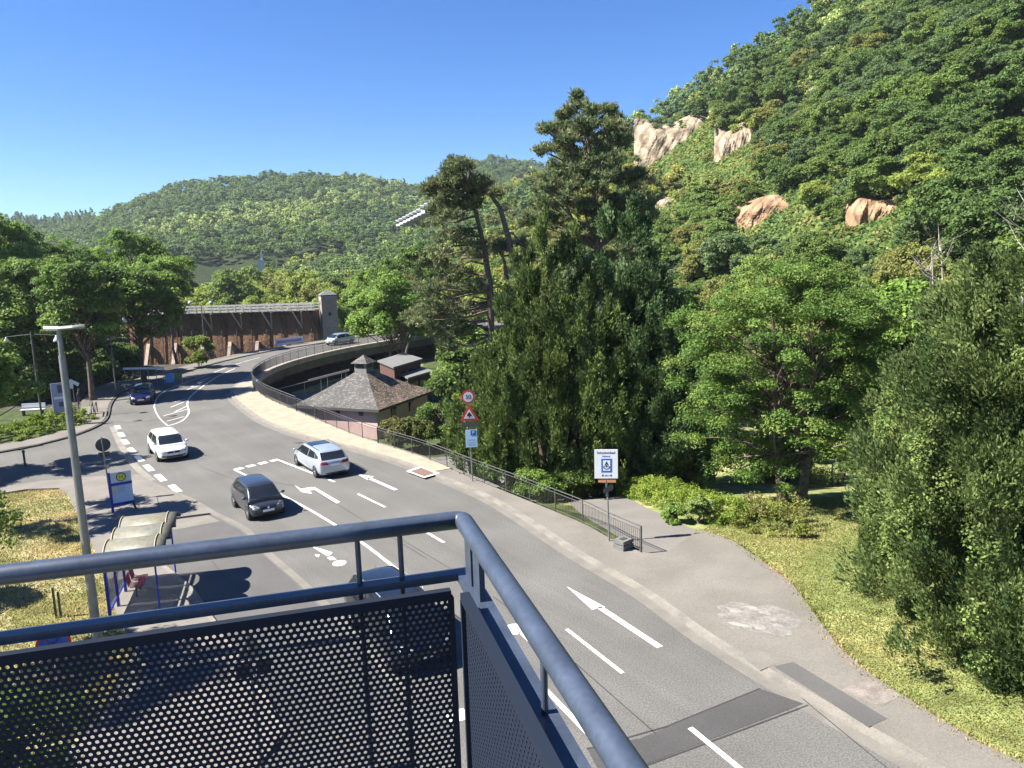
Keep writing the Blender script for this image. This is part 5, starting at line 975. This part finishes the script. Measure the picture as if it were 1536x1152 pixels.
for i in range(3):
    V = []; nA = 12
    for k_ in range(nA+1):
        a = math.pi*(.04+.92*k_/nA); yy = w*(i+.5)-math.cos(a)*w*.5; z = zc_-.12+math.sin(a)*.30
        V += [(0, yy, z), (depth*.82, yy, z), (depth, yy, z-.03)]
    rf = MB().add(V, [(3*k_+j, 3*k_+j+1, 3*k_+j+4, 3*k_+j+3) for k_ in range(nA) for j in range(2)], True).build('barrel_roof', VAULT, sh); md = rf.modifiers.new('thick', 'SOLIDIFY'); md.thickness = .02
    for x in (.0, depth*.82): MB().tube([(x, w*(i+.5)-math.cos(math.pi*t)*w*.5, zc_-.12+math.sin(math.pi*t)*.32) for t in np.linspace(.03, .97, 12)], .022, 6).build('rib', mat('ochre_rib', (.30, .27, .16), .5) if i+x == 0 else bpy.data.materials['ochre_rib'], sh)
    MB().lathe([(.001, .03), (.34, .03), (.34, -.03), (.001, -.03)], (depth*.62, w*(i+.5), zc_-.18), 24).build('shadow_disc', SIGN_BACK, sh)  # assumed disc, added under the vault to cast a round shadow on the paving
for i in range(4): MB().box((0.0, w*i, zc_/2), (.09, .09, zc_)).build('post', DEEP_BLUE, sh); MB().tube([(0.02, w*i, zc_-.14), (depth, w*i, zc_-.14)], .04, 8).build('beam', DEEP_BLUE, sh)
PANE = mat('shelter_pane', (.30, .36, .42), .1, spec=.7); PANE.node_tree.nodes['Principled BSDF'].inputs['Transmission Weight'].default_value = .85
for i in range(3): MB().box((0, w*(i+.5), 1.25), (.012, w-.12, 1.7)).build('pane', PANE, sh)
MB().box((.0, Ls/2, .35), (.05, Ls-.1, .05)).build('bottom_rail', DEEP_BLUE, sh); MB().box((.0, Ls/2, zc_-.1), (.06, Ls-.1, .10)).build('top_rail', DEEP_BLUE, sh)
MB().tube([(depth*.8, .02, 0), (depth*.8, .02, zc_-.1)], .03, 8).build('post', DEEP_BLUE, sh); MB().tube([(depth*.8, Ls-.02, 0), (depth*.8, Ls-.02, zc_-.1)], .03, 8).build('post', DEEP_BLUE, sh)
WIRE = mat('red_wire', (.42, .03, .08), .5)
for j in range(2):
    q = o+al*(Ls*.50+.62*j)+ax*.42; e = empty('wire_seat', (*q, .09), math.atan2(ax[1], ax[0]), ('nearer','farther')[j]+' one of the red wire mesh seats inside the bus shelter', 'seat', 'red wire seats in the bus shelter'); k = MB()
    for t in np.linspace(-.24, .24, 7): k.tube([(-.2, t, .85), (-.14, t, .5), (-.05, t, .44), (.28, t, .46), (.32, t, .42)], .012, 5, False)
    for x, z in ((-.2, .85), (-.17, .68), (-.14, .5), (.05, .445), (.18, .455), (.3, .46)): k.tube([(x, -.24, z), (x, .24, z)], .012, 5, False)
    k.build('mesh_shell', WIRE, e); MB().tube([(.05, 0, 0), (.05, 0, .44)], .03, 8).build('leg', GALV_DARK, e)

# ------------------------------------------------------------------ cars
def make_car(name, label, pos, heading, L, Wd, Hh, paint, style='hatch', roofm=None, wheel=.31, group=None, dark_lower=False, facing_front=True):
    e = empty(name, (pos[0], pos[1], .012), math.pi/2-math.radians(heading), label, 'car', group)
    f, r = L/2, -L/2; w = Wd/2; up = {'hatch': 0, 'wagon': 0, 'suv': .08}[style]; zb = .20+up
    hf, hc = (.50+up*.4)*Hh, (.64+up*.2)*Hh; bl, br = .62*Hh, .665*Hh
    nose = {'hatch': .62, 'wagon': .82, 'suv': .72}[style]; tail = {'hatch': .10, 'wagon': .22, 'suv': .12}[style]
    if L < 3.7: nose = .42
    cowl = f-.34*nose*2.1-.16; r0 = cowl-(.72 if L < 3.7 else .80); r1 = r+tail+.42; tw = w*.76
    # station: x, z bottom, z belt, z top, half width, half width of the top
    st = [(f, zb+.14, .40*Hh, hf-.16, w*.60, w*.50), (f-.06, zb+.03, .42*Hh, hf-.07, w*.80, w*.68), (f-.20, zb, .45*Hh, hf, w*.93, w*.76), (f-.45, zb, .51*Hh, hf+.06, w*.985, w*.80), (cowl+.12, zb, .60*Hh, hc-.015, w, w*.84), (cowl, zb, bl, hc, w, w*.86),
          (cowl*.55+r0*.45, zb, bl, hc+(Hh-hc)*.58, w, w*.80), (r0+.06, zb, bl, Hh*.965, w, tw+.02), (r0-.18, zb, bl, Hh*.99, w, tw), (0*r0+(r0+r1)*.5, zb, (bl+br)/2, Hh, w, tw), (r1+.10, zb, br, Hh*.985, w*.99, tw-.01), (r1-.06, zb, br, Hh*.955, w*.985, tw-.03),
          ((r1+r+tail)*.5-.03, zb, br, Hh*.965-(Hh*.965-br)*.45, w*.97, tw+.02), (r+tail, zb, br-.02, br+.06, w*.955, w*.82), (r+.06, zb+.02, .58*Hh, br-.04, w*.92, w*.78), (r, zb+.08, .46*Hh, .56*Hh, w*.80, w*.66)]
    V = []; n = 0
    for x, z0, zm, z1, wb, wt in st:
        wt = min(wt, wb*.95); hh = z1-zm
        P = [(0, z0), (.75*wb, z0), (.95*wb, z0+.05), (wb, z0+.34*(zm-z0)), (wb, z0+.72*(zm-z0)), (.965*wb, zm), (.93*wb*.55+wt*.45, zm+.45*hh), (wt, z1-.07*min(1, hh/.3)), (wt*.90, z1-.012), (wt*.5, z1+.018), (0, z1+.024)]
        ring = [(x, -y, z) for y, z in P]+[(x, y, z) for y, z in P[-2:0:-1]]; n = len(ring); V += ring
    F = [(i*n+k, i*n+(k+1) % n, (i+1)*n+(k+1) % n, (i+1)*n+k) for i in range(len(st)-1) for k in range(n)]; m = len(st)-1
    F += [tuple(range(n-1, -1, -1)), tuple(m*n+k for k in range(n))]
    mb = MB(); mb.add(V, F, True); tmp = mb.build('body', paint); sb = tmp.modifiers.new('s', 'SUBSURF'); sb.levels = sb.render_levels = 2
    bpy.context.view_layer.update(); me = bpy.data.meshes.new_from_object(tmp.evaluated_get(bpy.context.evaluated_depsgraph_get())); bpy.data.objects.remove(tmp)
    bm = bmesh.new(); bm.from_mesh(me); bmesh.ops.recalc_face_normals(bm, faces=bm.faces); bm.to_mesh(me); bvh = BVHTree.FromBMesh(bm); bm.free()
    me.polygons.foreach_set('use_smooth', [True]*len(me.polygons)); me.materials.clear(); me.materials.append(paint); body = obj('body', me, e)
    def patch(nm, poly, m_, axis, off=.006, parent=None, side=1):
        """panel laid on the bodywork, outline given in a side (x,z), end (y,z) or top (x,y) view"""
        b = bmesh.new(); vs = [b.verts.new((p[0], p[1], 0)) for p in poly]; b.faces.new(vs); bmesh.ops.triangulate(b, faces=b.faces[:])
        for _ in range(4):
            ed = [q for q in b.edges if q.calc_length() > .13]
            if not ed: break
            bmesh.ops.subdivide_edges(b, edges=ed, cuts=1, use_grid_fill=False); bmesh.ops.triangulate(b, faces=b.faces[:])
        for v in b.verts:
            p, q = v.co.x, v.co.y
            if axis == 'side': o_, d_ = Vector((p, 3*side, q)), Vector((0, -side, 0))
            elif axis == 'front': o_, d_ = Vector((6, p, q)), Vector((-1, 0, 0))
            elif axis == 'rear': o_, d_ = Vector((-6, p, q)), Vector((1, 0, 0))
            else: o_, d_ = Vector((p, q, 4)), Vector((0, 0, -1))
            h_, nn, _, _ = bvh.ray_cast(o_, d_)
            v.co = h_+(nn if nn.dot(d_) < 0 else -nn)*off if h_ else o_+d_*(3-w if axis == 'side' else 6-f)
        mm = bpy.data.meshes.new(nm); b.to_mesh(mm); b.free(); mm.materials.append(m_); mm.polygons.foreach_set('use_smooth', [True]*len(mm.polygons)); return obj(nm, mm, parent or e)
    wx = (f-.72 if L > 3.7 else f-.60, r+.78 if L > 3.7 else r+.58)
    # windows
    cs = cowl; ztp = Hh*.945; bm_ = bl+.035
    patch('windscreen', [(-tw*1.02, hc+.02), (tw*1.02, hc+.02), (tw*.94, ztp-.015), (-tw*.94, ztp-.015)], GLASS, 'front', .008)
    zr0 = br+.05 if style != 'wagon' else br+.03
    patch('rear_window', [(tw*.96, zr0), (-tw*.96, zr0), (-tw*.90, Hh*.92), (tw*.90, Hh*.92)], GLASS, 'rear', .008)
    mid = (r0+r1)*.5+(.05 if L > 3.7 else -.15)
    for s in (1, -1):
        patch('side_window', [(cs-.10, bm_), (mid+.04, bm_+.01), (mid+.04, ztp-.03), (r0-.02, ztp-.035), (r0+.2, ztp-.12)], GLASS, 'side', .008, side=s)
        endw = r1-.02 if style != 'wagon' else r1+.25
        patch('side_window', [(mid-.04, bm_+.012), (endw-.02, br+.05), (endw+.16, ztp-.07), (mid-.04, ztp-.03)], GLASS, 'side', .008, side=s)
        if style != 'hatch': patch('side_window', [(endw-.08, br+.055), (r+tail+.22, br+.10), (r+tail+.30, br+.2), (endw+.09, ztp-.085)], GLASS, 'side', .008, side=s)
        for x in wx: patch('wheel_arch', [(x+(wheel+.055)*math.cos(a), max(zb-.02 if False else .0, wheel+(wheel+.055)*math.sin(a))) for a in np.linspace(-.25, math.pi+.25, 22)][::1] if False else [(x+(wheel+.05)*math.cos(a), wheel+(wheel+.05)*math.sin(a)) for a in np.linspace(math.asin(max(-1, (zb+.03-wheel)/(wheel+.05))), math.pi-math.asin((zb+.03-wheel)/(wheel+.05)), 20)], BLACK, 'side', .005, side=s)
        for x in wx:
            t_ = MB().lathe([(wheel*.62, -.09), (wheel*.93, -.10), (wheel, -.075), (wheel, .075), (wheel*.93, .10), (wheel*.62, .09)], (0, 0, 0), 26, axis='Y').build('wheel', RUBBER, e); t_.location = (x, s*(w-.085), wheel)
            k = MB(); yo = .082*s; k.lathe([(wheel*.66, yo), (wheel*.60, yo+.008*s), (wheel*.55, yo-.02*s), (.001, yo-.03*s)], n=24, axis='Y', mi=1)
            for j in range(5):
                a = j*2*math.pi/5; k.bar((0, yo-.012*s, 0), (wheel*.58*math.cos(a), yo-.005*s, wheel*.58*math.sin(a)), wheel*.17, .02, up=(0, 1, 0))
            k.lathe([(wheel*.16, yo-.02*s), (wheel*.14, yo+.006*s), (.001, yo+.01*s)], n=14, axis='Y'); k.build('rim', [ALLOY, BLACK], t_)
        mr = MB(); mr.lathe([(.002, -.10), (.06, -.085), (.085, 0), (.06, .085), (.002, .10)], n=12, axis='Y'); o_ = mr.build('mirror', paint if not dark_lower else BLACK, e); o_.location = (cs-.16, s*(w+.06), bl+.10); o_.scale = (.75, 1, .8)
        patch('door_handle', [(mid+.14, bl-.10), (mid+.30, bl-.10), (mid+.30, bl-.07), (mid+.14, bl-.07)], CHROME if dark_lower else paint, 'side', .022, side=s)
        for xa in (cs-.28, mid, r1+.12): patch('door_gap', [(xa-.006, zb+.12), (xa+.006, zb+.12), (xa+.006, bl-.01), (xa-.006, bl-.01)], BLACK, 'side', .003, side=s)
        patch('sill', [(wx[0]-wheel-.06, zb+.015), (wx[1]+wheel+.06, zb+.015), (wx[1]+wheel+.06, zb+.09), (wx[0]-wheel-.06, zb+.09)], BLACK, 'side', .004, side=s)
        # lamps
        patch('headlight', [(s*w*.48, hf-.20), (s*w*.82, hf-.18), (s*w*.86, hf-.03), (s*w*.70, hf-.02), (s*w*.46, hf-.11)][::s], LAMP_GLASS, 'front', .008)
        patch('fog_lamp', [(s*w*.58, zb+.12), (s*w*.76, zb+.13), (s*w*.76, zb+.22), (s*w*.58, zb+.20)][::s], BLACK, 'front', .005)
        tz = .60*Hh if style != 'hatch' else .63*Hh
        patch('tail_light', [(-s*w*.38 if style == 'wagon' else -s*w*.60, tz-.10), (-s*w*.86, tz-.10), (-s*w*.88, tz+.06), (-s*w*.48 if style == 'wagon' else -s*w*.64, tz+.05)][::s], RED_GLASS, 'rear', .008)
    patch('grille', [(-w*.42, hf-.235), (w*.42, hf-.235), (w*.48, hf-.12), (-w*.48, hf-.12)], BLACK, 'front', .006); patch('lower_grille', [(-w*.55, zb+.06), (w*.55, zb+.06), (w*.60, zb+.19), (-w*.60, zb+.19)], BLACK, 'front', .005)
    patch('emblem', [(.055*math.cos(a), hf-.15+.055*math.sin(a)) for a in np.linspace(0, 6.28, 13)[:-1]], CHROME, 'front', .016)
    patch('number_plate', [(-.26, zb+.20), (.26, zb+.20), (.26, zb+.31), (-.26, zb+.31)], PLATE, 'front', .016)
    patch('number_plate', [(.26, .47*Hh), (-.26, .47*Hh), (-.26, .47*Hh+.11), (.26, .47*Hh+.11)], PLATE, 'rear', .012); patch('rear_bumper_insert', [(w*.7, zb+.03), (-w*.7, zb+.03), (-w*.66, zb+.14), (w*.66, zb+.14)], BLACK, 'rear', .005)
    for s in (.22, -.3): MB().bar((cowl-.02, s*Wd*.9, hc+.035), (cowl-.16, s*Wd*.9-.42*.9, hc+.10), .015, .012).build('wiper', BLACK, e)
    if roofm: patch('roof_panel', [(r0-.10, -tw*.78), (r0-.10, tw*.78), (r0-1.15, tw*.78), (r0-1.15, -tw*.78)], roofm, 'top', .007)
    if style != 'hatch':
        for s in (1, -1): MB().tube([(r0-.25, s*(tw-.05), Hh-.01), (r0-.35, s*(tw-.05), Hh+.045), (r1+.25, s*(tw-.06), Hh+.035), (r1+.12, s*(tw-.06), Hh-.02)], .018, 6).build('roof_rail', CHROME if style == 'wagon' else GALV, e)
    k = MB(); k.tube([(r1+.35, 0, Hh+.0), (r1+.15, 0, Hh+.14)], .008, 5); k.build('aerial', BLACK, e)
    # seats seen dimly are behind dark glass; underside plate gives the contact shade
    MB().box((0, 0, zb+.02), (L*.86, Wd*.86, .12)).build('underbody', BLACK, e)
    return e
def paint_m(n_, c, metal=.3, rough=.28): return mat(n_, c, rough, metal=metal, coat=.7)
make_car('car', 'white hatchback driving past the striped island', (-21.5, 46.6), 146, 4.06, 1.74, 1.52, paint_m('white_paint', (.62, .62, .62), 0, .3))
make_car('car', 'small dark grey hatchback driving towards the bus bay', (-12.25, 35.2), 146, 3.55, 1.64, 1.48, paint_m('grey_paint', (.035, .04, .05), .4))
make_car('car', 'silver estate car driving away beside the sandy footway', (-10.95, 42.3), 327, 4.70, 1.83, 1.47, paint_m('silver_paint', (.40, .44, .50), .45), 'wagon', roofm=GLASS)
make_car('car', 'dark blue hatchback coming out of the tree shade at the bend', (-32.3, 66.4), 160, 4.05, 1.75, 1.47, paint_m('blue_paint', (.006, .009, .06), .4))
make_car('car', 'pale blue car at the far end of the bridge half behind a tree', (-24.3, 109.2), 216, 4.4, 1.80, 1.58, paint_m('pale_blue_paint', (.42, .50, .58), .5), 'suv')
make_car('car', 'black car right below the balcony seen through the perforated sheet', (-3.75, 22.1), 149, 4.7, 1.9, 1.72, paint_m('black_paint', (.012, .013, .016), .3, .2), 'suv')

# ------------------------------------------------------------------ balcony
C0 = G(694, 779, EYE-.612); e1 = np.array([*unit(np.array([-.957, -.264])), 0.]); e2 = np.array([-e1[1], e1[0], 0.]); e2 = e2 if e2[1] < 0 else -e2      # along the front rail (left), along the side rail (back)
bal = empty('balcony_railing', tuple(C0*np.array([1, 1, 0])+np.array([0, 0, 9.85])), 0, 'blue grey steel balcony railing with round handrail and perforated sheets in the foreground', 'railing')
org = C0*np.array([1, 1, 0])+np.array([0, 0, 9.85]); P_ = lambda s, t, z: tuple(C0*np.array([1, 1, 0])+e1*s+e2*t+np.array([0, 0, z])-org)
ztop = C0[2]; rt = .0215
crn = [P_(.022*(1-math.sin(a)), .022*(1-math.cos(a)), ztop) for a in np.linspace(0, math.pi/2, 7)]
MB().tube([P_(3.0, 0, ztop), P_(1.5, 0, ztop), P_(.3, 0, ztop), P_(.022, 0, ztop)]+[P_(.022-.022*math.sin(a), .022-.022*math.cos(a), ztop) for a in np.linspace(.3, math.pi/2-.0, 4)]+[P_(0, .3, ztop), P_(0, 1.0, ztop), P_(0, 2.4, ztop)], rt, 24).build('handrail', RAIL, bal)
zm = PL(640, 868, C0, e2)[2]; zpan = PL(640, 889, C0+e2*.035, e2)[2]
MB().bar(P_(3.0, .0, zm), P_(.0175, .0, zm), .034, .018).build('mid_rail', RAIL, bal); MB().bar(P_(0, -.017, zm), P_(0, 2.4, zm), .044, .0185).build('mid_rail', RAIL, bal)
def s_of(x, y, off): q = PL(x, y, C0+e2*off, e2)-C0; return float(q @ e1)
sp = [s_of(537, 830, 0), s_of(601, 830, 0)]; step = sp[0]-sp[1]
for s in (*sp, sp[0]+1.05, sp[0]+1.05+step): MB().tube([P_(s, 0, 9.95), P_(s, 0, ztop-.01)], .0062, 10).build('spindle', RAIL, bal)
for t in (.070, .155): MB().box(np.array(P_(.0, t, (ztop+9.85)/2-.01)), (.012, .062, ztop-9.85-.02), math.atan2(e2[1], e2[0])+math.pi/2).build('post', RAIL, bal)
MB().tube([P_(.0, .62, 9.95), P_(.0, .62, ztop-.01)], .0062, 10).build('spindle', RAIL, bal)
def perf(name, org_, ex, ez, wdt, hgt, pitch=.0152, rad=.0043, frame=.012):
    """sheet with real round holes on a staggered grid, inside a slim frame"""
    V = []; F = []; nx = int(wdt/pitch)+1; nzr = int(hgt/(pitch*.866))+1; hexr = pitch/math.sqrt(3); k = 0
    HX = []
    for i in range(12):
        a = math.pi/6*i; HX.append((hexr*math.cos(a+math.pi/6), hexr*math.sin(a+math.pi/6)) if i % 2 == 0 else (pitch/2*math.cos(a+math.pi/6), pitch/2*math.sin(a+math.pi/6)))
    CI = [(rad*math.cos(math.pi/6*(i+1)), rad*math.sin(math.pi/6*(i+1))) for i in range(12)]
    for j in range(nzr):
        for i in range(nx):
            cx, cz = i*pitch+(pitch/2 if j % 2 else 0), j*pitch*.866
            if cx > wdt or cz > hgt: continue
            V += [(cx+p[0], cz+p[1]) for p in HX]+[(cx+p[0], cz+p[1]) for p in CI]; F += [(k+q, k+(q+1) % 12, k+12+(q+1) % 12, k+12+q) for q in range(12)]; k += 24
    V = np.array(V); V[:, 0] = np.clip(V[:, 0], 0, wdt); V[:, 1] = np.clip(V[:, 1], 0, hgt); W3 = org_+V[:, :1]*ex+V[:, 1:]*ez-org
    mb = MB(); mb.add(W3, F); o = mb.build(name, PANEL, bal); md = o.modifiers.new('thick', 'SOLIDIFY'); md.thickness = .0018; md.offset = 0
    fr = MB(); c = lambda a, b: org_+ex*a+ez*b-org; f2 = frame/2
    fr.bar(c(-f2, hgt+f2), c(wdt+f2, hgt+f2), .02, frame*1.5); fr.bar(c(-f2, -.01), c(wdt+f2, -.01), .02, frame*1.5); fr.bar(c(-f2, hgt-.003), c(-f2, .0), .02, frame, up=ex); fr.bar(c(wdt+f2, hgt-.003), c(wdt+f2, .0), .02, frame, up=ex); fr.build('sheet_frame', PANEL, o); return o
offp = .045; sR = s_of(672, 890, offp); zb_ = 9.97; ez = np.array([0, 0, 1.])
perf('perforated_sheet', C0*np.array([1, 1, 0])+e1*sR+e2*offp+ez*zb_, e1, ez, 1.75, zpan-zb_-.01)
q = PL(697, 889, C0+e1*offp, e1)-C0; t0 = float(q @ e2); z2 = q[2]+C0[2]
perf('perforated_sheet', C0*np.array([1, 1, 0])+e1*offp+e2*(t0+.006)+ez*zb_, e2, ez, 1.4, z2-zb_-.014)
slab = MB().prism([P_(3.1, -.08, 0)[:2], P_(-.08, -.08, 0)[:2], P_(-.08, 3.0, 0)[:2], P_(3.1, 3.0, 0)[:2]], -.22, -.02); sl_ = slab.build('balcony_floor', CONCRETE, kind='structure'); sl_.location = org
for o in [q for q in bpy.data.objects if q.name.startswith('eaves')]: pass

zt_ = max(Z[(RR.ravel() < 1050)].max()+14, 60); hz = MB().box((0, 500, (zt_-8)/2), (1700, 1240, zt_+8)); hv = bpy.data.materials.new('haze'); hv.use_nodes = True; hn = hv.node_tree; hn.nodes.remove(hn.nodes['Principled BSDF']); pv = hn.nodes.new('ShaderNodeVolumePrincipled')
pv.inputs['Color'].default_value = (.80, .88, 1, 1); pv.inputs['Density'].default_value = .00011; pv.inputs['Anisotropy'].default_value = .2; hn.links.new(pv.outputs[0], hn.nodes['Material Output'].inputs['Volume']); hz.build('haze', hv, kind='stuff', label='thin pale summer haze over the valley', cat='haze')
